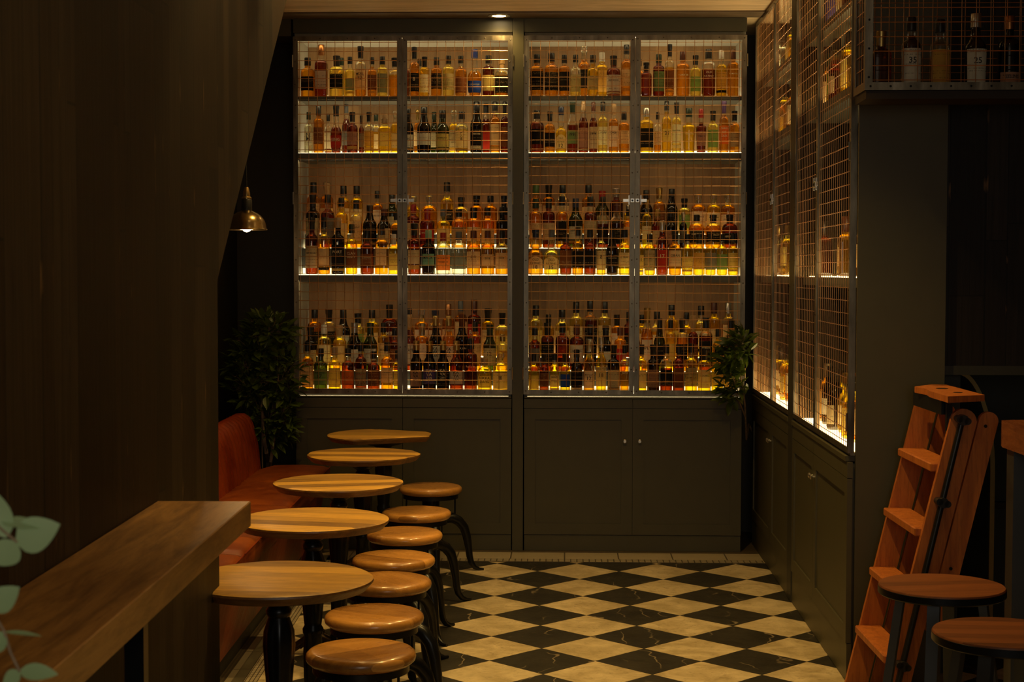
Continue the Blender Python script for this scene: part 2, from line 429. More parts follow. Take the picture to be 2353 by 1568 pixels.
M['leaf_pale'] = n.end(n.n('MixShader', {0: .3, 1: pb, 2: tl}).outputs[0])
n = N('clear_glass'); M['clear_glass'] = n.end(n.n('MixShader', {0: n.n('Fresnel', {0: 1.3}).outputs[0], 1: n.n('BsdfTransparent', {0: (.95, .95, .92, 1)}).outputs[0], 2: n.n('BsdfGlossy', {1: .04}).outputs[0]}).outputs[0])
# ================================================================ STRUCTURE
CEIL = 3.03
DC = 9.019           # front of the back shelving
f = MB().box((-4, -1, -.1), (5, 10.4, 0)); structure(f.build('floor', M['marble_checker']), A)
f = MB().box((-4, -1, CEIL), (5, 10.4, CEIL+.1)); structure(f.build('ceiling', M['ceiling_board']), A)
# darker brown strip along the ceiling edge over the shelving
f = MB().box((-1.78, DC-.19, CEIL-.008), (1.093, DC-.002, CEIL)); structure(f.build('trim_1', M['ceiling_edge']), A)
f = MB().box((-.65, 7.6, CEIL-.03), (.34, 8.12, CEIL)); structure(f.build('trim_2', M['ceiling_edge']), A)
# floor borders along the back shelving (frame A, built along local X)
def yline(py): return hitZ(1400, py, 0).y
y0, y1, y2, y3 = yline(1293.5), yline(1287.5), yline(1272.5), DC+.03
XL, XR = -1.32, 1.10
for nm, (a, b), mt, org in (('trim_3', (y0, y1), 'light_mosaic_x', y0), ('trim_4', (y1, y2), 'light_slab', y1), ('trim_5', (y2, 9.75), 'dark_penny', y2)):
    o = MB().box((XL if nm != 'trim_5' else -2.2, 0, 0), (XR, b-a, .003 if nm != 'trim_5' else .002)).build(nm, M[mt], loc=(0, a, 0)); structure(o, A)
# borders along the bench (frame B, built along local X then turned)
def strip(nm, xa, xb, mt, h=.003, yend=8.86):
    o = MB().box((-2, 0, 0), (yend, xb-xa, h)).build(nm, M[mt]); o['kind'] = 'structure'
    o.location = wp(B, xb, 0, 0); o.rotation_euler = (0, 0, B+PI/2)
strip('trim_6', -1.075, -1.023, 'light_mosaic_y')
strip('trim_7', -1.12, -1.075, 'dark_slab', .0028)
strip('trim_8', -1.15, -1.12, 'light_slab', .0026)
strip('trim_9', -1.40, -1.15, 'dark_penny', .0024)
# left wall: plank-clad side of the stair, its end edge rakes up and away
XW = -.836
poly = [(-1, 0), (4.375, 0), (4.375, 1.575), (5.75, 2.60), (6.33, CEIL), (-1, CEIL)]
structure(MB().prism(poly, 0, XW-.14, XW).build('wall_left', M['dark_planks']), B)
structure(MB().box((-1.86, 4.2, 0), (-1.75, 10.2, CEIL)).build('wall_left_rear', M['wall_paint']), B)
structure(MB().box((-1.86, 4.1, 0), (XW-.14, 4.2, CEIL)).build('wall_left_front', M['wall_paint']), B)
structure(MB().box((-2.3, 9.75, 0), (2.6, 9.86, CEIL)).build('wall_back', M['wall_paint']), A)
# dropped head over the plant niche beside the shelving
structure(MB().box((-2.0, DC+.02, 2.93), (-1.56, DC+.3, CEIL)).build('trim_10', M['cabinet_paint']), A)
# right: wall behind the side cabinets, and the black plank wall facing the room
structure(MB().box((1.47, 6.32, 0), (1.56, 9.75, CEIL)).build('wall_right', M['dark_paint']), A)
structure(MB().box((1.467, 6.21, 1.235), (2.9, 6.3, CEIL)).build('wall_right_front', M['black_planks']), A)
structure(MB().box((1.467, 6.2, 1.20), (2.9, 6.32, 1.235)).build('trim_11', M['dark_paint']), A)
structure(MB().box((1.56, 7.1, 0), (2.9, 7.2, CEIL)).build('wall_right_rear', M['dark_paint']), A)
f = MB()
for zz in (.55, .9): f.box((1.75, 7.06, zz), (2.9, 7.1, zz+.03))
f.box((2.02, 7.06, 0), (2.07, 7.1, .93)); structure(f.build('trim_12', M['dark_planks']), A)
structure(MB().box((2.9, 2, 0), (3.0, 7.2, CEIL)).build('wall_right_side', M['dark_paint']), A)
# ================================================================ SHELVING
def rivet(mb, x, y, z, r=.0042, ax=1, mi=1):
    n0 = len(mb.v); k = 8
    for i in range(k):
        a = 2*PI*i/k
        if ax == 1: mb.v.append((x+r*math.cos(a), y, z+r*math.sin(a)))
        else: mb.v.append((x, y+r*math.cos(a), z+r*math.sin(a)))
    mb.v.append((x, y-.0015, z) if ax == 1 else (x-.0015, y, z))
    for i in range(k): mb.quad([n0+i, n0+(i+1) % k, n0+k], mi)
def mesh_door(parent, x0, x1, z0, z1, latch=None, hinge=None, pitch=.0504, bright=False, seed=0, fw=.027, keyz=None):
    """steel framed wire door in the plane y=0 (front) .. +.025, opening between x0 and x1"""
    rr = random.Random(seed); t = .025
    mb = MB()
    mb.box((x0, 0, z0), (x0+fw, .004, z1)); mb.box((x1-fw, 0, z0), (x1, .004, z1))
    mb.box((x0+fw, 0, z0), (x1-fw, .004, z0+fw)); mb.box((x0+fw, 0, z1-fw), (x1-fw, .004, z1))
    mb.box((x0, .004, z0), (x0+.004, t, z1)); mb.box((x1-.004, .004, z0), (x1, t, z1))
    mb.box((x0+.004, .004, z0), (x1-.004, t, z0+.004)); mb.box((x0+.004, .004, z1-.004), (x1-.004, t, z1))
    k = int((z1-z0)/.125)
    for i in range(k+1):
        zz = z0+.02+(z1-z0-.04)*i/k
        for xx in (x0+fw/2, x1-fw/2): rivet(mb, xx+rr.uniform(-.002, .002), -.0005, zz+rr.uniform(-.006, .006))
    k = max(2, int((x1-x0)/.15))
    for i in range(1, k):
        for zz in (z0+fw/2, z1-fw/2): rivet(mb, x0+(x1-x0)*i/k, -.0005, zz)
    d = mb.build('mesh_door', [M['raw_steel'], M['rivet_steel']], parent)
    wm = MB(); r = .002
    r = .0014 if keyz else .0016; nx = int((x1-x0-2*fw)/pitch)+1; ox = x0+fw*.6+rr.uniform(.01, .03)
    for i in range(nx+1):
        x = ox+i*pitch
        if x > x1-fw*.4: break
        wm.tube([(x, .008+.0008*(j % 2), z0+.01+(z1-z0-.02)*j/8) for j in range(9)], r, 6)
    z = z1-fw-rr.uniform(.0, .02)
    while z > z0+.012:
        wm.tube([(x0+.01+(x1-x0-.02)*j/8, .0115-.0008*(j % 2), z+.0005*math.sin(j*2.1+z*40)) for j in range(9)], r*1.15, 6); z -= pitch
    wm.build('wire_mesh', M['copper_wire'], d)
    if latch is not None:
        zz, sx = latch; xx = x1-fw/2 if sx > 0 else x0+fw/2
        l = MB(); l.box((xx-.012, -.012, zz-.013), (xx+.012, -.001, zz+.013), bev=.003)
        l.lathe([(.008, 0), (.008, .004), (.0045, .004), (.0045, .001)], (0, 0, 0), 12) if 0 else None
        l.box((xx-sx*.018, -.008, zz-.009), (xx-sx*.053, -.003, zz+.009), bev=.0015)
        l.box((xx-sx*.016, -.010, zz-.024), (xx-sx*.022, -.002, zz+.03), bev=.001)
        l.build('latch', M['silver'], d)
        k = MB(); k.tube([(xx, -.0125, zz), (xx, -.0145, zz)], .006, 12); k.build('keyhole', M['black_iron'], d)
    if hinge is not None:
        h = MB(); xx = x0-.002 if hinge < 0 else x1+.002
        for zz in (z0+.12, (z0+z1)/2+.1, z1-.14): h.tube([(xx, -.006, zz-.035), (xx, -.006, zz+.035)], .004, 8)
        h.build('hinge', M['silver'], d)
    return d
def panel_door(parent, x0, x1, z0, z1, knob=None, rail=.062):
    mb = MB(); t = .02
    mb.box((x0, 0, z0), (x0+rail, t, z1)); mb.box((x1-rail, 0, z0), (x1, t, z1))
    mb.box((x0+rail, 0, z0), (x1-rail, t, z0+rail)); mb.box((x0+rail, 0, z1-rail), (x1-rail, t, z1))
    mb.box((x0+rail, .008, z0+rail), (x1-rail, t, z1-rail))
    d = mb.build('panel_door', M['cabinet_paint'], parent)
    if knob:
        k = MB(); c = Vector((knob[0], 0, knob[1]))
        pr = [(.004, 0), (.004, .008), (.011, .012), (.012, .017), (.008, .021), (.0001, .021)]
        for i, (r, h) in enumerate(pr): pass
        nn = len(k.v); seg = 14
        for (r, h) in pr:
            for j in range(seg):
                a = 2*PI*j/seg; k.v.append((c.x+r*math.cos(a), -h, c.z+r*math.sin(a)))
        for i in range(len(pr)-1):
            for j in range(seg):
                j2 = (j+1) % seg; k.quad([nn+i*seg+j, nn+i*seg+j2, nn+(i+1)*seg+j2, nn+(i+1)*seg+j])
        k.build('knob', M['silver'], d, smooth=True)
    return d
# heights on the back shelving
def zat(py, Y=DC+.05, px=1190): return hitY(px, py, Y).z
ZS = {1: zat(220.5), 2: zat(350.5), 3: zat(631.5), 4: zat(903, DC+.1)}
YB = 9.45                          # veneer back panel
YF, YM, YK = DC+.105, DC+.215, DC+.325   # front / middle / rear rows of bottles
ZMID = {3: hitY(1190, 570, YM).z, 4: hitY(1190, 852, YM).z}
ZBK = {3: hitY(1190, 538, YK).z, 4: hitY(1190, 820, YK).z}
ZD0, ZD1 = .897, 2.925             # wire doors
def back_unit(label, px0, pxs, px1, seed, last, lowL, lowS, lowR, keys):
    xa, xs, xb = (hitY(p, 500, DC).x for p in (px0, pxs, px1))
    T = thing('display_cabinet', label, 'cabinet', A, (xa, DC, 0), 0, 'display cabinets along the back wall')
    X = lambda v: v-xa
    W = xb-xa; la, ls, lb = X(hitY(lowL, 1080, DC).x), X(hitY(lowS, 1080, DC).x), X(hitY(lowR, 1080, DC).x)
    dpt = YB-DC
    # carcass
    MB().box((0.004, .03, .86), (.02, dpt, CEIL-.002)).build('side_panel', M['grey_lining'], T)
    MB().box((W-.02, .03, .86), (W-.004, dpt, CEIL-.002)).build('side_panel', M['grey_lining'], T)
    MB().box((.02, .03, ZD1-.005), (W-.02, dpt, ZD1+.02)).build('top_panel', M['grey_lining'], T)
    MB().box((.024, .034, ZD1-.009), (W-.024, .040, ZD1-.0055)).build('light_strip', M['led_strip'], T)
    MB().box((.02, dpt-.02, .88), (W-.02, dpt, ZD1-.005)).build('back_panel', M['veneer'], T)
    MB().box((.001 if seed == 1 else -.001, .004, ZD1+.021), (W-.001, .03, CEIL-.009)).build('fascia', M['cabinet_paint'], T)
    # lower carcass and plinth
    MB().box((la+.003, .022, .10), (lb-.003, dpt, .855)).build('carcass', M['cabinet_paint'], T)
    zp = hitY(1190, 1228, DC).z
    MB().box((la+.002, .006, .003), (lb-.002, .022, zp-.003)).box((la+.002, .022, .003), (lb-.002, dpt, .098)).build('plinth', M['cabinet_paint'], T)
    # worktop ledge and the rail below it
    zr0, zr1 = hitY(1190, 939, DC).z, hitY(1190, 916.5, DC).z
    MB().box((la-.002 if seed == 1 else la+.002, -.004, zr1+.002), (lb, dpt, ZD0-.012), bev=.002).build('ledge', M['cabinet_paint'], T)
    f = MB()
    f.box((la, 0, zr0+.003), (ls-.0015, .021, zr1-.001)); f.box((ls+.0015, 0, zr0+.003), (lb, .021, zr1-.001)); f.build('rail', M['cabinet_paint'], T)
    # glowing base that reads as the bright line under the doors
    sh = MB().box((.02, .012, ZD0-.012), (W-.02, dpt-.02, ZD0-.002)).build('base_board', M['grey_lining'], T)
    MB().box((.022, .010, ZD0-.0118), (W-.022, .04, ZS[4]-.014)).build('light_strip', M['shelf_light'], sh)
    MB().box((.022, .085, ZD0-.0018), (W-.022, dpt-.022, ZS[4]-.002)).build('light_panel', M['shelf_light'], sh)
    MB().box((.022, .045, ZD0-.0018), (W-.022, .0845, ZS[4]-.002)).build('shelf_top', M['shelf_paint'], sh)
    # shelves: slab, glowing top, and the two raised tiers on the lower pair
    for k, th in ((1, .019), (2, .042), (3, .033)):
        s = MB().box((.021, .04, ZS[k]-th), (W-.021, dpt-.021, ZS[k]-.004)).build('shelf', M['shelf_paint'], T)
        (MB().box((.022, .0405, ZS[k]-.0038), (W-.022, .047, ZS[k]-.001)) if k > 1 else MB()).box((.022, .09 if k == 3 else .10, ZS[k]-.0038), (W-.022, dpt-.022, ZS[k]-.001)).build('light_panel', M['shelf_light' if k == 3 else 'shelf_light_upper'], s)
        MB().box((.022, .047, ZS[k]-.0038), (W-.022, .0995 if k < 3 else .0895, ZS[k]-.0012)).build('shelf_top', M['shelf_paint'], s)
        MB().box((.022, .0405, ZS[k]-th-.009), (W-.022, .048, ZS[k]-th-.0005)).build('lip', M['shelf_paint'], s)
        MB().box((.024, .050, ZS[k]-th-.005), (W-.024, .056, ZS[k]-th-.0008)).build('light_strip', M['led_strip'], s)
        if k < 3: MB().box((.024, dpt-.0235, ZS[k]), (W-.024, dpt-.0215, ZS[k]+.035)).build('light_strip', M['riser_light'], s)
    for k in (3, 4):
        st = MB()
        st.box((.023, YM-.052-DC, ZS[k]+.0005), (W-.023, YK-.053-DC, ZMID[k]-.003))
        st.box((.023, YK-.052-DC, ZS[k]+.0005), (W-.023, dpt-.023, ZBK[k]-.003))
        s = st.build('tier', M['shelf_paint'], T)
        MB().box((.024, YM-.0535-DC, ZS[k]+.001), (W-.024, YM-.0525-DC, ZS[k]+.036)).build('light_strip', M['riser_light'], s)
        MB().box((.024, YK-.0545-DC, ZMID[k]+.0005), (W-.024, YK-.0535-DC, ZMID[k]+.022)).build('light_strip', M['tier_light'], s)
        g = MB(); g.box((.024, YM-.012-DC, ZMID[k]-.0028), (W-.024, YK-.055-DC, ZMID[k]-.001))
        g.box((.024, YK-.012-DC, ZBK[k]-.0028), (W-.024, dpt-.024, ZBK[k]-.001)); g.build('light_panel', M['shelf_light'], s)
    # doors
    zl = zat(461, DC)
    mesh_door(T, 0, X(xs)-.001, ZD0, ZD1, latch=(zl, 1), hinge=-1, seed=seed)
    mesh_door(T, X(xs)+.001, W, ZD0, ZD1, latch=(zl, -1), hinge=1, seed=seed+1)
    dz0, dz1 = zp, zr0
    kz = hitY(1190, 1013, DC).z
    panel_door(T, la+.001, ls-.0015, dz0, dz1, (X(hitY(keys[0], 1013, DC).x), kz) if keys else None)
    panel_door(T, ls+.0015, lb-.001, dz0, dz1, (X(hitY(keys[1], 1013, DC).x), kz) if keys else None)
    if not last:
        xe = X(hitY(1203.2, 500, DC).x)
        MB().box((W+.0015, -.001, .003), (xe-.0015, .05, CEIL-.009)).build('post', M['cabinet_paint'], T)
        MB().box((W+.0035, .052, .003), (xe-.0035, dpt, CEIL-.002)).build('partition', M['dark_paint'], T)
    return T
back_unit('left dark green cabinet of bottles behind two copper wire doors, on the back wall', 674.8, 924.6, 1177.3, 1, False, 680.5, 925.5, 1175, None)
back_unit('right dark green cabinet of bottles on the back wall, two round knobs below', 1203.5, 1458.6, 1713.5, 11, True, 1203.9, 1453, 1703.5, (1435.6, 1469.8))
# ================================================================ BOTTLES
def profile(shape, R, H):
    n = min(.0165, R*.44); cap = (.20 if shape in ('dome', 'box', 'taper') else .18)*H
    if shape == 'dome':
        hb = max(.45*H, .735*H-(R-n)*1.05); a = R-n; k = a*1.05
        P = [(R*.9, 0), (R, .006), (R, hb)]+[(n+a*math.cos(t), hb+k*math.sin(t)) for t in (.35, .7, 1.0, 1.25, 1.45)]+[(n, hb+k+.004), (n, H-cap*.6)]
    elif shape == 'wine':
        hb = .55*H
        P = [(R*.92, 0), (R, .006), (R, hb), (R*.95, hb+.03*H), (R*.8, hb+.08*H), (R*.58, hb+.13*H), (n*1.25, hb+.19*H), (n*1.05, hb+.25*H), (n, H-cap*.6)]
    elif shape == 'pult':
        hb = .44*H
        P = [(R*.92, 0), (R, .006), (R, hb), (R*.93, hb+.035*H), (R*.72, hb+.075*H), (R*.42, hb+.10*H), (R*.40, hb+.115*H), (R*.56, hb+.15*H), (R*.60, hb+.19*H), (R*.5, hb+.235*H), (n, hb+.275*H), (n, H-cap*.6)]
    elif shape == 'taper':
        hb = .58*H; a = R-n
        P = [(R*.78, 0), (R*.82, .006), (R*.97, hb*.85), (R, hb)]+[(n+a*math.cos(t), hb+a*.62*math.sin(t)) for t in (.4, .8, 1.15, 1.4)]+[(n, hb+a*.66), (n, H-cap*.6)]
    elif shape == 'globe':
        hb = .42*H
        P = [(R*.72, 0), (R*.78, .006), (R*.93, hb*.4), (R, hb*.85), (R*.98, hb), (R*.86, hb+.07*H), (R*.6, hb+.125*H), (n*1.1, hb+.15*H), (n, hb+.18*H), (n, H-cap*.6)]
    elif shape == 'maca':
        hb = .56*H
        P = [(R*.86, 0), (R*.9, .006), (R, hb*.97), (R*.97, hb+.02*H), (R*.8, hb+.06*H), (R*.5, hb+.12*H), (n*1.1, hb+.18*H), (n, hb+.22*H), (n, H-cap*.6)]
    else:
        hb = .60*H; a = R-n
        P = [(R*.93, 0), (R, .005), (R, hb)]+[(n*1.1+(a-.1*n)*math.cos(t), hb+.095*H*math.sin(t)) for t in (.4, .8, 1.15, 1.4)]+[(n*1.08, hb+.11*H), (n, hb+.15*H), (n, H-cap*.6)]
    P.insert(2, (P[1][0]*.9+P[2][0]*.1, .016)); P.insert(3, (P[1][0]*.1+P[3][0]*.9, P[3][1]-.012))
    return P, n, cap, hb
_txt = {}
def text_verts(s, bold=0):
    if s in _txt: return _txt[s]
    cu = bpy.data.curves.new('t', 'FONT'); cu.body = s; cu.size = 1; cu.align_x = 'CENTER'; cu.resolution_u = 2; cu.space_line = .95; cu.offset = .012
    o = bpy.data.objects.new('t', cu); scn.collection.objects.link(o)
    dg = bpy.context.evaluated_depsgraph_get(); me = bpy.data.meshes.new_from_object(o.evaluated_get(dg))
    V = [v.co.copy() for v in me.vertices]; F = [list(p.vertices) for p in me.polygons]
    bpy.data.objects.remove(o); bpy.data.meshes.remove(me); bpy.data.curves.remove(cu)
    if V:
        x0, x1 = min(v.x for v in V), max(v.x for v in V); y0, y1 = min(v.y for v in V), max(v.y for v in V)
        V = [((v.x-(x0+x1)/2), v.y-(y0+y1)/2) for v in V]; r = (V, F, x1-x0, y1-y0)
    else: r = ([], [], 1, 1)
    _txt[s] = r; return r
def bend_text(parent, s, rf, zc, width, mat, name='lettering', maxh=None, vert=False):
    V, F, tw, th = text_verts(s)
    if not V: return
    k = width/tw
    if maxh and th*k > maxh: k = maxh/th
    mb = MB()
    for (x, y) in V:
        x, y = x*k, y*k
        if vert: x, y = -y, x
        r = rf(zc+y)+.0014; a = x/max(r, .01)
        mb.v.append((r*math.sin(a), -r*math.cos(a), zc+y))
    for f_ in F: mb.quad(f_)
    return mb.build(name, mat, parent)
capmat = lambda c: M['cap_'+c]
LIQN = {'a': 'amber', 'g': 'golden', 'p': 'pale yellow', 'c': 'clear', 'r': 'reddish brown', 'd': 'dark', 'n': 'green'}
bottle_count = [0]
def bottle(fr, x, y, z, R, H, shape='std', liq='a', cap='black', lab='cream', txt=None, label='', group=None, face=0, fill=None, ink=None, lz=None, seed=None):
    rr = random.Random(bottle_count[0] if seed is None else seed); bottle_count[0] += 1
    T = thing('whisky_bottle', label, 'bottle', fr, (x, y, z), face, group)
    P, nk, ch, hb = profile(shape, R, H)
    sq = 6 if shape == 'box' else 0
    if fill is None: fill = (hb+.11*H)*rr.uniform(.97, 1.12) if liq != 'd' else 2*H
    if rr.random() < .18 and liq in 'agpr': fill = hb*rr.uniform(.8, 1.0)
    # insert a ring at the liquid level
    Q = []
    for i, (r, h) in enumerate(P):
        if i and P[i-1][1] < fill < h:
            t = (fill-P[i-1][1])/(h-P[i-1][1]); Q.append((P[i-1][0]*(1-t)+r*t, fill))
        Q.append((r, h))
    body = MB().lathe(Q, seg=24, sq=sq, mfun=lambda zm: 0 if zm < fill else 1)
    body.build('glass_body', [M['liq_'+liq], M['liq_glass'] if liq != 'd' and liq != 'n' else M['liq_'+liq]], T, smooth=True)
    if fill < H*.9:
        # liquid surface
        rf0 = next((Q[i][0] for i in range(len(Q)) if abs(Q[i][1]-fill) < 1e-6), R*.9)
    def rf(zz):
        for i in range(1, len(P)):
            if P[i][1] >= zz:
                t = (zz-P[i-1][1])/max(1e-6, P[i][1]-P[i-1][1]); return P[i-1][0]*(1-t)+P[i][0]*t
        return nk
    # cap
    c0 = H-ch*(1.0 if cap != 'glass' else .75)
    cn = nk*1.12
    if cap in ('clear', 'glass'):
        cp = MB().lathe([(nk*.8, c0), (nk*.8, c0+ch*.3), (nk*1.25, c0+ch*.38), (nk*1.3, H-.003), (nk*1.1, H)], seg=16)
        cp.build('stopper', M['liq_glass'], T, smooth=True)
    elif rr.random() < .3:
        cp = MB().lathe([(cn*.98, c0-.3*ch), (cn, c0+ch*.45), (cn*1.12, c0+ch*.5), (cn*1.14, H-.002), (cn*1.0, H)], seg=16)
        cp.build('cap', capmat(cap), T, smooth=True)
    else:
        cp = MB().lathe([(cn*1.04, c0), (cn*1.02, c0+ch*.4), (cn*1.02, c0+ch*.42), (cn, H-.0025), (cn*.9, H)], seg=16)
        cp.build('cap', capmat(cap), T, smooth=True)
    # label
    ang = rr.uniform(1.05, 1.3); lb = None
    def curved(z0, z1, a1, arch=0, e=.0007):
        rows = []; ns = 14; nz = 6
        for j in range(nz+1):
            row = []
            for i in range(ns+1):
                a = -a1+2*a1*i/ns; top = z1+arch*math.cos(a/a1*PI/2)
                zz = z0+(top-z0)*j/nz; r = rf(min(zz, hb*1.02))+e
                if sq: q = ((abs(math.cos(a))**6+abs(math.sin(a))**6)**(1/6)); r = r/q
                row.append((r*math.sin(a), -r*math.cos(a), zz))
            rows.append(row)
        return MB().sheet(rows)
    if lab:
        z0, z1 = (hb*rr.uniform(.16, .34), hb*rr.uniform(.74, .93)) if lz is None else (hb*lz[0], hb*lz[1])
        arch = .0
        if shape == 'pult': arch = .02; z1 = hb*.72
        if sq: ang = .72
        lb = curved(z0, z1, ang, arch).build('paper_label', M['lab_'+lab], T, smooth=True)
        if rr.random() < .3 and lz is None and shape in ('std', 'wine') :
            curved(z0*.5, z0*.85, ang*.97).build('paper_label', M['lab_'+rr.choice(['cream', 'gold', 'black'])], T, smooth=True)
    if txt:
        if ink is None: ink = 'ink' if lab in ('cream', 'white', 'yellow', 'mint', 'orange', 'pink', 'grey', 'gold', 'picture', 'green') else 'pale_ink'
        par = lb if lb else T.children[0] if T.children else T
        if lab: zc = (z0+z1)/2+(z1-z0)*.18
        else: zc = hb*.72
        tw = 2*min(ang, 1.0)*R*.86
        rfl = lambda zz: rf(min(zz, hb))
        if isinstance(txt, str): txt = [txt]
        zz = zc+(len(txt)-1)*.009
        for t in txt:
            bend_text(par, t, rfl, zz, tw*(.9 if len(t) > 3 else .5), M[ink], maxh=.022 if len(t) <= 3 else .016 if len(txt) > 1 else .05); zz -= .021
    return T
ORD = ['first', 'second', 'third', 'fourth', 'fifth', 'sixth', 'seventh', 'eighth', 'ninth', 'tenth', 'eleventh', 'twelfth', 'thirteenth']
SC = 4.3574
REG = {'R1': (660, 60, SC), 'R2': (1190, 60, SC), 'R3': (660, 380, SC), 'R4': (1190, 380, SC), 'R5': (660, 640, SC), 'R6': (1190, 640, 4.278)}
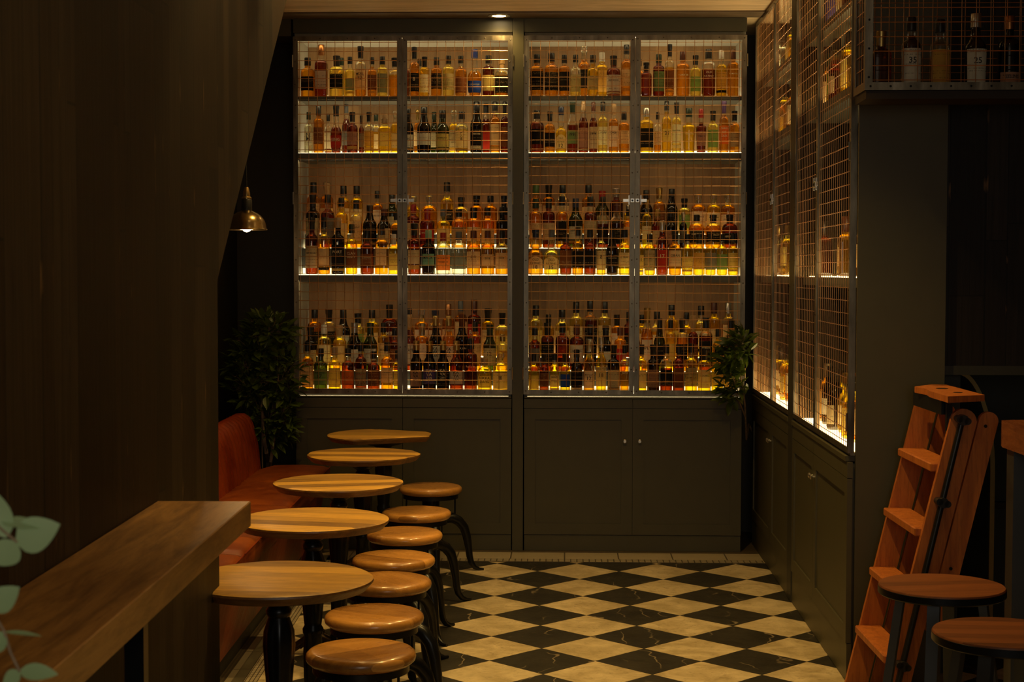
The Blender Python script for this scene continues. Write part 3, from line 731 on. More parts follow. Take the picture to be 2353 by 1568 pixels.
# (x, top, width, shape, liquid, cap, label, text[, ink]) measured on each shelf section
K = 'black'
ROWS = [
 ('R1', 1, 'F', [(205,318,138,'dome','a',K,'black',None),(342,188,130,'box','r','copper','white',None),(495,297,140,'dome','p',K,'black',None),(628,308,110,'std','p',K,'grey',None),(735,203,128,'std','a',K,'cream',['MULL','12']),(850,312,105,'std','a',K,'brown',None),(953,305,118,'dome','p',K,'grey',None),(1078,318,116,'std','a',K,None,None),
   (1273,210,118,'std','a',K,'black',['8']),(1375,307,120,'dome','g',K,'white',None),(1495,312,115,'dome','a',K,'black',None),(1613,297,120,'dome','p',K,'picture',None),(1740,300,115,'std','a',K,'brown',None),(1877,235,148,'globe','a','blue','blue',['COTSWOLDS']),(2015,293,118,'dome','r',K,'yellow',None),(2148,345,130,'dome','a','tan','black',None)]),
 ('R1', 1, 'M', [(545,318,80,'std','g','dark green',None,None),(1172,330,100,'dome','r',K,None,None),(1325,330,80,'std','g',K,None,None)]),
 ('R2', 1, 'F', [(190,285,135,'dome','a',K,'black',None),(335,270,142,'dome','a',K,'black',None),(465,288,112,'dome','a',K,'black',None),(577,288,108,'std','p',K,'picture',None),(750,290,108,'std','g',K,'picture',None),(957,297,142,'std','r',K,'white',['EDRADOUR']),(1087,188,112,'std','a',K,'cream',None),
   (1285,365,112,'box','r',K,None,None),(1410,283,140,'dome','r','dark green','green',None),(1518,183,100,'std','a',K,'brown',None),(1652,253,138,'dome','a','brown',None,['TOMATIN']),(1778,293,112,'std','p',K,'green',None),(1908,233,138,'dome','r',K,None,['OLD','PULTENEY']),(2037,243,112,'std','g','white','gold',None),(2152,238,116,'dome','a','brown',None,['TOMATIN'])]),
 ('R2', 1, 'M', [(662,200,112,'std','a','clear','black',None),(840,265,112,'dome','g','white','gold',None),(1215,330,90,'std','a',K,'cream',None)]),
 ('R1', 2, 'F', [(215,863,112,'std','c','dark green','white',['N','M']),(315,800,138,'dome','a',K,'brown',['GREAT KING ST'],'pale_ink'),(490,790,108,'globe','r',K,'red',['KING'],'pale_ink'),(652,863,115,'std','r',K,'pink',None),(743,895,68,'std','r',K,'picture',None),(820,863,115,'std','g',K,'gold',None),(975,885,138,'box','g','tan','yellow',['IRISH WHISKEY']),(1080,850,82,'box','g','clear','cream',None),
   (1215,830,95,'wine','d',K,'white',['ING']),(1370,812,130,'wine','d',K,'white',None),(1555,845,128,'wine','n',K,'yellow',['REDBREAST']),(1748,858,118,'std','g',K,'cream',['任\n心\n楽']),(1895,745,118,'wine','d',K,'black',['ARMORIK']),(2080,740,118,'std','a',K,'cream',None),(2180,750,84,'std','r',K,'brown',None)]),
 ('R1', 2, 'M', [(410,880,70,'std','r',K,'cream',None),(592,742,80,'wine','r','grey','grey',None),(890,877,80,'std','g','dark green','cream',None),(1305,835,68,'std','a','gold','cream',None),(1470,862,88,'wine','n','dark green','cream',None),(1670,848,100,'std','g','clear','picture',None),(1990,750,98,'wine','r',K,'red',None)]),
 ('R2', 2, 'F', [(190,845,145,'dome','r',K,'black',None),(320,858,112,'std','a',K,'black',None),(432,808,110,'pult','g','navy','cream',['OLD','PULTENEY','12']),(547,762,112,'wine','r','dark green','green',['1993']),(655,750,104,'wine','r','tan','pink',None),(755,762,90,'wine','r','brown','cream',['1994']),(850,758,100,'std','p',K,'white',['CLAN DENNY']),(957,778,100,'std','a','tan','white',['CASK']),(1062,858,110,'dome','a',K,'cream',None),
   (1287,822,142,'dome','g','silver','black',None),(1398,862,74,'std','a',K,'cream',None),(1488,745,102,'std','g',K,'yellow',['21']),(1588,763,96,'std','p',K,'white',['BALVENIE']),(1712,823,140,'taper','g','dark green',None,['TOMATIN']),(1835,832,112,'taper','r','red','pink',['TOMATIN']),(1952,850,112,'std','p',K,'green',None),(2062,740,104,'std','a','purple','orange',['THREE','OF','CASK'],'pale_ink'),(2168,850,108,'std','a',K,'picture',None)]),
 ('R3', 'F3', 'F', [(245,520,122,'std','r',K,'cream',['BENRIACH']),(370,520,114,'std','a',K,'cream',None),(508,525,124,'std','d','tan','black',['PORT'],'pale_ink'),(645,590,108,'std','g','dark green','brown',['CLAN','DENNY'],'pale_ink'),(800,650,128,'std','r',K,'brown',['GLADSTONE'],'pale_ink'),(945,600,120,'box','a',K,'cream',None),(1065,690,90,'box','g','white','yellow',None),
   (1272,583,122,'std','r',K,'cream',None),(1415,650,122,'std','d','mint','mint',['MACK']),(1563,675,140,'dome','c','red','orange',['MACKMYRA','SVENSK EK']),(1718,665,138,'dome','c','grey','grey',None),(1866,655,130,'std','a','brown','cream',['余市']),(2008,655,128,'std','a','brown','cream',['宮城峡']),(2148,655,122,'std','a',K,'cream',['宮城峡'])]),
 ('R3', 'F3', 'M', [(258,290,128,'std','d',K,'cream',None),(408,293,128,'std','r',K,'grey',None),(545,325,118,'std','g',K,'cream',None),(690,350,118,'std','a',K,'cream',['DENNY']),(827,400,142,'wine','d',K,'black',None),(970,435,138,'wine','d','brown','cream',None),(1090,480,90,'box','a',K,'black',None),
   (1262,392,120,'dome','r','red','cream',None),(1403,440,138,'dome','r','red','red',['MACKMYRA'],'pale_ink'),(1565,440,124,'std','g','grey','cream',None),(1718,440,138,'dome','a',K,'picture',None),(1868,425,128,'dome','a',K,'cream',None),(2008,425,128,'dome','a',K,'cream',None),(2150,420,108,'std','d',K,'brown',None)]),
 ('R3', 'F3', 'B', [(263,172,124,'dome','a',K,'cream',None),(398,172,124,'dome','a','tan','cream',None),(565,203,120,'dome','g',K,'cream',None),(697,203,120,'dome','g',K,'cream',None),(905,257,100,'std','a',K,'white',['FIRE CASK']),(1050,292,108,'wine','n',K,'cream',None),
   (1262,312,124,'dome','g','clear',None,None),(1422,305,170,'dome','a','clear',None,None),(1600,170,122,'std','g',K,'black',['PENDERYN']),(1742,320,136,'dome','a',K,None,['VANDA'],'pale_ink'),(1895,303,130,'dome','a',K,None,None),(2035,305,130,'dome','a',K,None,None),(2170,305,104,'std','d',K,'brown',None)]),
 ('R4', 'F3', 'F', [(172,635,140,'pult','a','navy','cream',['OLD','PULTENEY','18']),(337,638,140,'pult','g','grey','cream',['OLD','PULTENEY','15']),(480,688,120,'dome','r',K,'brown',None),(600,620,112,'std','a',K,'black',None),(722,640,114,'std','r',K,'black',None),(835,620,98,'std','g',K,'cream',['8']),(945,640,118,'wine','d',K,'black',['GLENGOYNE']),(1070,640,116,'std','g',K,'cream',['12 YEARS']),
   (1222,700,80,'std','g',K,'yellow',['21']),(1320,690,114,'dome','g',K,'picture',None),(1445,555,112,'std','r','silver','red',['17'],'pale_ink'),(1573,655,122,'std','a',K,'cream',['OBAN']),(1697,690,108,'std','g',K,'yellow',None),(1815,690,112,'std','g',K,'gold',None),(1930,690,98,'std','g',K,'grey',None),(2045,690,108,'std','g',K,'green',None),(2155,690,104,'std','g',K,'yellow',None)]),
 ('R4', 'F3', 'M', [(178,333,128,'dome','a','dark green','cream',None),(308,333,126,'dome','r',K,'cream',None),(440,310,116,'std','a',K,'black',None),(577,333,138,'wine','n','navy','white',['DEVERON']),(725,313,130,'std','r',K,'cream',None),(850,315,108,'wine','r',K,'black',None),(990,362,138,'wine','r','brown','black',None),(1100,440,70,'std','a',K,'cream',None),
   (1205,470,70,'std','g',K,'cream',None),(1290,345,96,'std','g','gold','white',None),(1398,440,104,'wine','r','gold','cream',None),(1530,450,120,'wine','d',K,'pink',None),(1655,470,70,'std','d','silver','grey',None),(1788,495,148,'dome','a',K,'black',['ABERFELDY'],'pale_ink'),(1955,495,148,'dome','a',K,'black',['ABERFELDY'],'pale_ink'),(2120,495,144,'dome','r',K,'black',['ABERFELDY'],'pale_ink')]),
 ('R4', 'F3', 'B', [(180,195,124,'dome','a','green','cream',None),(308,187,124,'dome','a',K,'cream',None),(446,187,122,'dome','a',K,'cream',None),(575,400,112,'dome','g',K,'cream',None),(705,187,124,'dome','a',K,'cream',None),(843,257,126,'wine','n','red','cream',None),(985,230,126,'dome','r','clear','black',None),(1103,400,80,'dome','g','silver',None,None),
   (1285,250,126,'wine','d',K,'black',None),(1413,225,116,'std','a','gold','brown',None),(1537,237,116,'wine','d',K,'black',None),(1665,333,110,'dome','p',K,'green',None),(1805,290,142,'dome','a','clear','white',['AULTMORE']),(1957,290,144,'dome','g','clear','white',['AULTMORE']),(2112,290,142,'dome','a','clear','white',['AULTMORE'])]),
 ('R5', 'F4', 'F', [(200,640,118,'std','a',K,'cream',['CLAN DENNY']),(335,700,132,'std','n',K,'green',['Ballantines','17']),(475,690,124,'std','g','tan','yellow',None),(608,700,128,'std','r',K,'orange',None),(738,640,108,'std','r',K,'picture',["PIG'S NOSE"],'red_ink'),(865,730,114,'std','r',K,'brown',None),(1000,640,122,'std','a',K,'cream',['CLAN DENNY']),(1095,720,60,'box','g',K,'yellow',None),
   (1292,625,122,'wine','d','gold','pink',['KA','VA','LAN']),(1425,625,124,'wine','d','gold','purple',['KA','VA','LAN']),(1560,625,118,'wine','d','gold','black',['KA','VA','LAN']),(1695,625,124,'wine','r','gold','white',['KA','VA','LAN']),(1838,600,130,'dome','r',K,None,['Paul John']),(1978,800,144,'dome','g','tan','yellow',['NIKKA','DAYS']),(2135,745,140,'dome','g','clear','cream',['響'])]),
 ('R5', 'F4', 'M', [(235,485,118,'std','d',K,'cream',None),(372,465,136,'dome','p','white','white',None),(525,465,128,'std','g','tan','cream',None),(675,445,138,'wine','d','silver','white',None),(833,445,136,'wine','n','dark green','white',['CARIBBEAN']),(965,445,116,'dome','g',K,'cream',['SMOKE']),(1075,500,98,'std','r',K,'brown',None),
   (1225,360,108,'wine','r','tan','white',['STATE']),(1350,450,126,'dome','a','silver','white',None),(1487,375,128,'wine','d','gold','white',['KA','VA','LAN']),(1617,375,124,'wine','a','gold','white',['KA','VA','LAN']),(1750,360,128,'wine','d','brown',None,['Paul John']),(1880,435,114,'dome','a',K,'cream',None),(2028,465,128,'wine','n','dark green','cream',['12']),(2155,560,110,'dome','g','gold','gold',None)]),
 ('R5', 'F4', 'B', [(275,310,136,'dome','a',K,'black',None),(420,310,136,'dome','a',K,'black',None),(563,312,136,'wine','d',K,'white',None),(710,350,118,'std','p',K,'green',['ISLAND']),(850,310,130,'dome','g',K,'cream',None),(1025,262,160,'dome','r',K,None,['UMIKI']),
   (1225,300,90,'wine','g',K,'cream',None),(1345,310,136,'dome','a','clear','white',None),(1482,320,120,'dome','a','navy','white',None),(1613,257,118,'dome','a','copper','cream',None),(1740,217,122,'dome','a','grey','cream',None),(1872,215,126,'dome','r','brown','red',['Blue'],'pale_ink'),(2010,300,118,'dome','g',K,'cream',None),(2150,345,126,'box','g',K,'yellow',['SUNTORY'])]),
 ('R6', 'F4', 'F', [(150,740,108,'std','g',K,'yellow',None),(258,745,100,'std','r',K,'brown',None),(360,735,94,'std','g',K,'cream',['GRAIN','WHISKY']),(465,740,104,'std','g',K,'blue',None),(578,700,118,'std','d',K,'black',None),(700,595,118,'maca','a','silver','white',['MACALLAN','12']),(818,580,108,'maca','g','silver','cream',['MACALLAN','18']),(940,650,124,'std','d',K,'cream',None),(1048,660,84,'std','a',K,None,['Jura']),
   (1215,650,94,'std','g',K,'cream',None),(1330,650,116,'std','d',K,'pink',None),(1458,650,118,'std','r',K,'black',None),(1580,650,118,'std','r',K,'brown',None),(1703,640,116,'std','g',K,'picture',["PROVENANCE"]),(1832,690,128,'dome','g',K,'cream',['COOPERS']),(1960,660,110,'std','g',K,'yellow',None),(2080,690,110,'std','g',K,'cream',None)]),
 ('R6', 'F4', 'M', [(160,490,118,'std','r',K,'grey',None),(290,437,128,'dome','r',K,'black',None),(437,440,134,'dome','r',K,None,None),(577,455,130,'dome','r','brown','white',['DEVERON']),(710,455,116,'wine','d',K,'black',None),(862,465,118,'wine','d',K,'white',None),(1005,480,110,'dome','a','brown','red',['ROHTI'],'pale_ink'),
   (1160,420,80,'wine','r',K,'black',None),(1268,290,108,'wine','a','gold','white',['SPEY']),(1390,395,114,'wine','n',K,'black',None),(1500,395,100,'dome','g',K,'yellow',None),(1612,397,108,'dome','a',K,'black',None),(1720,365,100,'std','r','tan','brown',None),(1845,385,130,'dome','r',K,'black',['TASMANIA'],'pale_ink'),(1965,497,100,'std','g',K,'cream',None),(2088,395,110,'wine','r',K,'brown',None)]),
 ('R6', 'F4', 'B', [(172,265,128,'dome','p',K,'yellow',None),(300,355,108,'dome','g',K,'cream',None),(433,307,124,'dome','p',K,'cream',None),(572,232,128,'dome','p',K,'cream',None),(710,215,128,'dome','r',K,'black',None),(850,232,128,'dome','p',K,'cream',None),(972,357,108,'dome','a',K,'white',None),(1085,330,80,'dome','r',K,'black',None),
   (1215,357,90,'dome','g',K,'cream',None),(1365,328,112,'std','g',K,'white',None),(1507,260,128,'dome','g',K,'yellow',None),(1652,335,108,'std','g',K,'cream',None),(1797,270,118,'std','p',K,'white',None),(1925,237,116,'dome','g','brown','cream',None),(2065,237,118,'dome','a','silver','cream',None)]),
]
SHN = {1: 'top shelf', 2: 'second shelf', 'F3': 'third shelf', 'F4': 'lowest shelf'}
used = set()
def uniq(s):
    while s in used: s = s+' again'
    used.add(s); return s
for reg, sh, row, items in ROWS:
    ox, oy, sc = REG[reg]
    k = {1: 1, 2: 2, 'F3': 3, 'F4': 4}[sh]
    Y = {'F': YF, 'M': YM, 'B': YK}[row]
    zb = {'F': ZS[k], 'M': ZS[k] if k < 3 else ZMID[k], 'B': ZBK.get(k, 0)}[row]
    L = []
    for it in items:
        px, py = ox+it[0]/sc, oy+it[1]/sc
        h = hitY(px, py, Y); pd = hitY(px+it[2]/sc, py, Y)
        xx = hitY(px, oy+(it[1]+900)/sc if 0 else {1: 190, 2: 320, 3: 560, 4: 860}[k], Y).x
        L.append([xx, (pd.x-h.x)/2*1.07, h.z-zb, it])
    for q in L:
        qx = ox+q[3][0]/sc; a_, b_ = (674.8, 1177.3) if qx < 1190 else (1203.5, 1713.5)
        a_, b_ = hitY(a_, 500, DC).x+.023, hitY(b_, 500, DC).x-.023
        q[0] = max(a_+q[1], min(b_-q[1], q[0]))
    L.sort(key=lambda q: q[0])
    for i in range(len(L)-1):     # keep neighbours in a row from touching
        gap = L[i+1][0]-L[i][0]; s = L[i][1]+L[i+1][1]+.0025
        if s > gap:
            kf = (gap-.0025)/(s-.0025); L[i][1] *= kf; L[i+1][1] *= kf
    cnt = {}
    for xx, R, H, it in L:
        px = ox+it[0]/sc
        door = 0 if px < 924 else 1 if px < 1190 else 2 if px < 1458 else 3
        j = cnt.get(door, 0); cnt[door] = j+1
        lname = {'picture': 'patterned'}.get(it[6], it[6])
        rown = {'F': 'front row', 'M': ('middle row' if k > 2 else 'rear row'), 'B': 'rear row'}[row]
        cp = {'clear': 'glass stopper', 'dark green': 'green cap'}.get(it[5], it[5]+' cap')
        lb = '%s bottle, %s, %s, %s in %s, %s, %s wire door' % (LIQN[it[4]].split()[-1], cp, (lname+' label') if lname else 'unlabelled', ORD[j], rown, SHN[sh], ['far left', 'second', 'third', 'fourth'][door] if door else 'leftmost')
        ink = it[8] if len(it) > 8 else None
        R = max(.012, min(R, .05 if row == 'F' else .048))
        H = min(H, {1: ZD1-.012, 2: ZS[1]-.026, 3: ZS[2]-.05, 4: ZS[3]-.04}[k]-zb)
        bottle(A, xx, Y, zb, R, H, it[3], it[4], it[5], it[6], it[7], uniq(lb), 'bottles in the back cabinets, %s' % SHN[sh], ink=ink)
# ================================================================ SIDE CABINETS (right)
XS = 1.093
YE = [9.30, 8.47, 7.80, 7.66, 7.00, 6.165]
SZ = {1: 2.695, 2: 2.345, 3: zat(631.5, 8.2, 1760)+.0, 4: ZS[4]}
SZ[3] = ZS[3]
def side_unit(label, ya, ys, yb, seed, post, near):
    """local x runs toward the camera (-Y), local y into the cabinet (+X)"""
    T = thing('display_cabinet', label, 'cabinet', A, (XS, ya, 0), -PI/2, 'display cabinets along the right side')
    W = ya-yb; S = ya-ys; dpt = .368
    z1 = CEIL-.004
    MB().box((.002, .03, .86), (.02, dpt-.01, z1)).build('side_panel', M['matt_black'], T)
    if not near: MB().box((W-.02, .03, .86), (W-.002, dpt-.01, z1)).build('side_panel', M['matt_black'], T)
    MB().box((.02, dpt-.03, .88), (W-.02, dpt-.012, z1)).build('back_panel', M['matt_black'], T)
    We = W-.019 if near else W
    MB().box((.003, .022, .10), (We-.003, dpt-.002, .855)).build('carcass', M['cabinet_paint'], T)
    zp = .155
    MB().box((.002, .004, .003), (W-.002, .022, zp-.003)).box((.002, .022, .003), (We-.002, dpt-.002, .098)).build('plinth', M['cabinet_paint'], T)
    MB().box((0, -.006, .862), (We, dpt-.012, ZD0-.012), bev=.002).build('ledge', M['cabinet_paint'], T)
    f = MB(); f.box((.001, 0, .800), (S-.0015, .021, .861)); f.box((S+.0015, 0, .800), (W-.001, .021, .861)); f.build('rail', M['cabinet_paint'], T)
    s = MB().box((.021, .014, ZD0-.012), (W-.021, dpt-.031, ZD0-.002)).build('base_board', M['grey_lining'], T)
    MB().box((.022, .04, ZD0-.0018), (W-.022, dpt-.032, ZS[4]-.002)).build('light_panel', M['side_shelf_light'], s)
    for k, th in ((1, .03), (2, .042), (3, .033)):
        s = MB().box((.021, .04, SZ[k]-th), (W-.021, dpt-.031, SZ[k]-.004)).build('shelf', M['shelf_paint'], T)
        MB().box((.022, .07, SZ[k]-.0038), (W-.022, .2, SZ[k]-.001)).build('light_panel', M['side_shelf_light'], s)
        MB().box((.022, .0405, SZ[k]-th-.009), (W-.022, .048, SZ[k]-th-.0005)).build('lip', M['shelf_paint'], s)
    mesh_door(T, 0, S-.001, ZD0, z1, latch=(zat(461, DC)-.02, 1), seed=seed, fw=.022, keyz=1)
    mesh_door(T, S+.001, W, ZD0, z1, latch=(zat(461, DC)-.02, -1), seed=seed+1, fw=.022, keyz=1, hinge=1 if near else None)
    for (a, b, kx) in ((.001, S-.0015, S-.025), (S+.0015, W-.001, S+.025)): panel_door(T, a, b, zp, .797, (kx, .70))
    if near:
        MB().box((W-.018, .031, .003), (W, dpt, z1)).build('end_panel', M['cabinet_paint'], T)
    if post: MB().box((W+.0015, -.001, .003), (W+.137, .05, z1)).box((W+.003, .052, .003), (W+.135, dpt, z1)).build('post', M['dark_paint'], T)
    return T
side_unit('far side cabinet on the right, seen edge-on behind copper wire doors', YE[0], YE[1], YE[2], 31, True, False)
side_unit('near side cabinet on the right with broad dark end panel behind ladder', YE[3], YE[4], YE[5], 41, False, True)
rs = random.Random(5)
side = {
 1: [(6.99,'r','cream'),(7.1,'g','white'),(7.86,'a','cream'),(8.66,'g','cream'),(8.78,'g','yellow'),(9.12,'c','white')],
 2: [(6.42,'a','cream'),(6.9,'g','yellow'),(7.01,'g','cream'),(7.12,'r','cream'),(7.23,'g','green'),(7.35,'g','yellow'),(7.5,'a','cream'),(7.88,'g','cream'),(8.56,'a','cream'),(8.68,'r','red'),(8.8,'g','picture'),(8.92,'a','white'),(9.16,'g','cream')],
 3: [(6.5,'a','cream'),(6.93,'a','cream'),(7.5,'r','white'),(7.9,'a','gold'),(8.62,'g','yellow'),(8.75,'a','black'),(9.12,'a','cream')],
 4: [(6.4,'g','white'),(6.55,'a','cream'),(6.7,'g','yellow'),(6.83,'r','cream'),(6.95,'g','cream'),(7.08,'d','cream'),(7.2,'g','white'),(7.33,'d','white'),(7.48,'a','gold'),(7.88,'a','orange'),(8.0,'g','cream'),(8.14,'r','red'),(8.6,'a','cream'),(8.7,'g','yellow'),(8.82,'g','yellow'),(8.95,'a','cream'),(9.1,'g','cream'),(9.2,'g','yellow')]}
for k, L in side.items():
    for j, (yy, lq, lb) in enumerate(L):
        sh = rs.choice(['std', 'dome', 'std', 'wine', 'box']); cp = rs.choice([K, K, K, 'dark green', 'brown', 'gold', 'silver'])
        bottle(A, XS+.115+rs.uniform(-.012, .03), yy, SZ[k], rs.uniform(.034, .041), rs.uniform(.25, .285), sh, lq, cp, lb, None,
               uniq('%s bottle, %s cap, %s label, %s from camera, %s of right side cabinets' % (LIQN[lq].split()[-1], cp.split()[-1], {'picture': 'patterned'}.get(lb, lb), ORD[j] if j < 13 else ['fourteenth', 'fifteenth', 'sixteenth', 'seventeenth', 'eighteenth'][j-13], {1: 'top shelf', 2: 'second shelf', 3: 'third shelf', 4: 'lowest shelf'}[k])),
               'bottles in the right side cabinets', face=-PI/2)
rrw = {4: [(6.5,'d'),(6.62,'a'),(6.8,'g'),(6.95,'a'),(7.1,'d'),(7.3,'a'),(8.55,'a'),(8.7,'g'),(8.85,'a'),(9.0,'g')]}
for j, (yy, lq) in enumerate(rrw[4]):
    bottle(A, XS+.27, yy, SZ[4], .036, .33, 'wine', lq, K, 'cream', None, uniq('tall %s bottle, black cap, cream label, %s in rear row, lowest right side shelf' % (LIQN[lq], ORD[j])), 'bottles in the right side cabinets', face=-PI/2)
t = thing('bottle_carton', 'blue cylindrical bottle carton with white lettering, top shelf of right side cabinet', 'carton', A, (XS+.11, 7.24, SZ[1]), -PI/2)
c_ = MB().lathe([(.043, 0), (.043, .30)], seg=24).build('tube', M['lab_purple'], t, smooth=True)
MB().lathe([(.044, .29), (.044, .31), (.04, .312)], seg=24).build('lid', M['cap_navy'], t, smooth=True)
# ================================================================ HANGING CAGE
cy0, cy1 = 5.65, 5.87
p0 = hitY(1987, 207, cy0, A); zc = p0.z; xc0 = p0.x
CW = .80; CH = CEIL-zc-.004
T = thing('bottle_cage', 'hanging steel and copper wire cage of bottles at the upper right', 'cage', A, (xc0, cy0, zc))
def cage_side(nm, x0, x1, z0, z1):
    pass
fr = MB(); fw = .027
fr.box((0, 0, 0), (CW, .004, fw)); fr.box((0, 0, fw), (fw, .004, CH))
fr.box((0, .004, 0), (CW, .03, .004)); fr.box((0, .218, 0), (CW, .222, fw)); fr.box((0, .218, fw), (fw, .222, CH)); fr.box((0, .192, 0), (CW, .218, .004))
fr.box((0, .004, .004), (.004, .03, CH)); fr.box((0, .19, .004), (.004, .218, CH)); fr.box((0, .03, .0), (.004, .19, fw))
for i in range(8): rivet(fr, .02+i*.07, -.0005, fw/2)
for i in range(10): rivet(fr, fw/2, -.0005, .045+i*.1)
fr.build('frame', [M['raw_steel'], M['black_iron']], T)
MB().box((.006, .006, -.03), (CW, .216, -.001)).box((.03, .03, .0045), (CW, .19, .006)).build('base', M['dark_planks'], T)
wm = MB()
for yy, o_ in ((.008, .018), (.214, .03)):
    for i in range(int(CW/.0504)): wm.tube([(o_+fw*.6+i*.0504, yy, .004), (o_+fw*.6+i*.0504, yy, CH)], .0017, 6)
    z = .022+fw*.5
    while z < CH: wm.tube([(.004, yy-.002, z), (CW, yy-.002, z)], .0017, 6); z += .0504
for i in range(4): wm.tube([(.008, .05+i*.0504, .004), (.008, .05+i*.0504, CH)], .0017, 6)
z = .03
while z < CH: wm.tube([(.006, .01, z), (.006, .212, z)], .0017, 6); z += .0504
wm.build('wire_mesh', M['copper_wire'], T)
cyb = cy0+.105
def cx_(px): return hitY(px, 150, cyb).x
cz = zc+.007
def ch_(py): return hitY(2100, py, cyb).z-cz
for (px, py, wd, shp, lq, cp, lb, tx, des) in (
    (2024, 72, 44, 'box', 'r', 'gold', None, None, 'reddish bottle with gold faceted cap, leftmost in the hanging cage'),
    (2093, 40, 43, 'std', 'r', K, 'white', ['35'], 'bottle with white label marked 35 in the hanging cage'),
    (2159, 45, 45, 'std', 'a', K, 'gold', None, 'bottle with gold and green label, third in the hanging cage'),
    (2241, 32, 50, 'maca', 'd', 'silver', 'white', ['25'], 'dark bottle with round glass top and white label with gold seal'),
    (2318, 38, 50, 'std', 'd', 'copper', 'pink', ['TEELING'], 'dark bottle with pink base label, rightmost in the hanging cage')):
    bottle(A, cx_(px), cyb, cz, wd/2*cyb/FPX, ch_(py), shp, lq, cp, lb, tx, des, 'bottles in the hanging cage', lz=(.12, .95) if lb != 'pink' else (.1, .4))
# ================================================================ DOWNLIGHTS, PENDANT
def downlight(fr, x, y, z, power, label, target=None, size=2.3, blend=.6, rad=.03, col=WARM):
    T = thing('ceiling_light', label, 'ceiling light', fr, (x, y, z))
    MB().lathe([(.062, 0), (.062, -.004), (.046, -.006), (.04, -.002), (.04, 0)], seg=28).build('ring', M['silver'], T, smooth=True)
    MB().lathe([(.038, -.0025), (.038, -.001)], seg=24).build('lens', M['lamp_glow'], T)
    p = wp(fr, x, y, z-.012); tg = wp(fr, *(target or (x, y, 0)))
    s = spot('downlight_beam', p, tg, power, size, blend, rad, col)
    s.parent = T; s.matrix_parent_inverse = Matrix.Identity(4)
    s.location = (0, 0, -.012)
    q = (Matrix.Rotation(-fr, 4, 'Z') @ (tg-p)); s.rotation_euler = q.to_track_quat('-Z', 'Y').to_euler()
    return T
d0 = hitZ(1147.5, 38.5, CEIL-.01)
downlight(A, d0.x, min(d0.y, DC-.1), CEIL-.0085, 9, 'round white glowing ceiling downlight just in front of the back cabinets', size=2.6, blend=.8)
tabs = [(4.50, -.690), (5.58, -.735), (6.56, -.755), (7.57, -.755), (8.48, -.735)]
for i, (yy, xx) in enumerate(tabs[:4]):
    downlight(B, -.70, yy-.05, CEIL, 46, ['round ceiling downlight above the nearest pub table', 'round ceiling downlight above the second pub table', 'round ceiling downlight above the third pub table', 'round ceiling downlight above the fourth pub table'][i], size=1.5)
for i, (xx, yy, pw) in enumerate(((.30, 5.2, 92), (.30, 6.7, 98), (.25, 7.75, 78))):
    downlight(A, xx, yy, CEIL, pw, ['round ceiling downlight over the open floor, nearest', 'round ceiling downlight over the middle of the floor', 'round ceiling downlight over the floor near the cabinets'][i], size=1.9)
downlight(A, 1.35, 4.4, CEIL, 6, 'round reddish ceiling downlight over the high table', target=(1.5, 5.3, 0), size=1.3, col=(1, .48, .16))
downlight(B, .95, 2.3, CEIL, 40, 'round ceiling downlight aimed at the wooden drink ledge', target=(-.62, 2.6, .95), size=1.1)
PY = 7.6
pr = hitY(567, 529, PY, B); ptop = hitY(561, 400, PY, B)
T = thing('pendant_lamp', 'small aged brass dome pendant lamp hanging over the leather bench', 'lamp', B, (pr.x, PY, pr.z))
rr0 = 46*PY/FPX
MB().lathe([(rr0, 0), (rr0*1.02, .004), (rr0*.97, .012)]+[(rr0*.97*math.cos(t), .012+rr0*.86*math.sin(t)) for t in (.25, .5, .75, 1.0, 1.22)]+[(.024, .012+rr0*.86), (.02, .012+rr0*.8)]+[(rr0*.93*math.cos(t), .010+rr0*.8*math.sin(t)) for t in (1.2, .9, .6, .3, 0)], seg=32).build('shade', M['dark_brass'], T, smooth=True)
z0 = .012+rr0*.84
MB().lathe([(.026, z0), (.026, z0+.05), (.022, z0+.055)], seg=20).build('socket', M['black_plastic'], T, smooth=True)
MB().lathe([(.024, z0+.055), (.024, z0+.062), (.017, z0+.068), (.017, z0+.085), (.012, z0+.105), (.009, z0+.112)], seg=20).build('collar', M['brass'], T, smooth=True)
MB().tube([(0, 0, z0+.11), (-.002, 0, z0+.2), (-.006, 0, z0+.3), (-.006, 0, CEIL-pr.z)], .0035, 8).build('cord', M['black_plastic'], T)
b = MB().lathe([(.001, -.010), (.016, -.004), (.022, .010), (.026, .03), (.022, .05), (.013, .066), (.012, z0)], seg=18).build('bulb', M['lamp_glow'], T, smooth=True)
l = bpy.data.lights.new('pendant_bulb_light', 'POINT'); l.energy = 3; l.color = (1, .62, .27); l.shadow_soft_size = .03
lo = bpy.data.objects.new('pendant_bulb_light', l); scn.collection.objects.link(lo); lo.parent = T; lo.location = (0, 0, -.02)
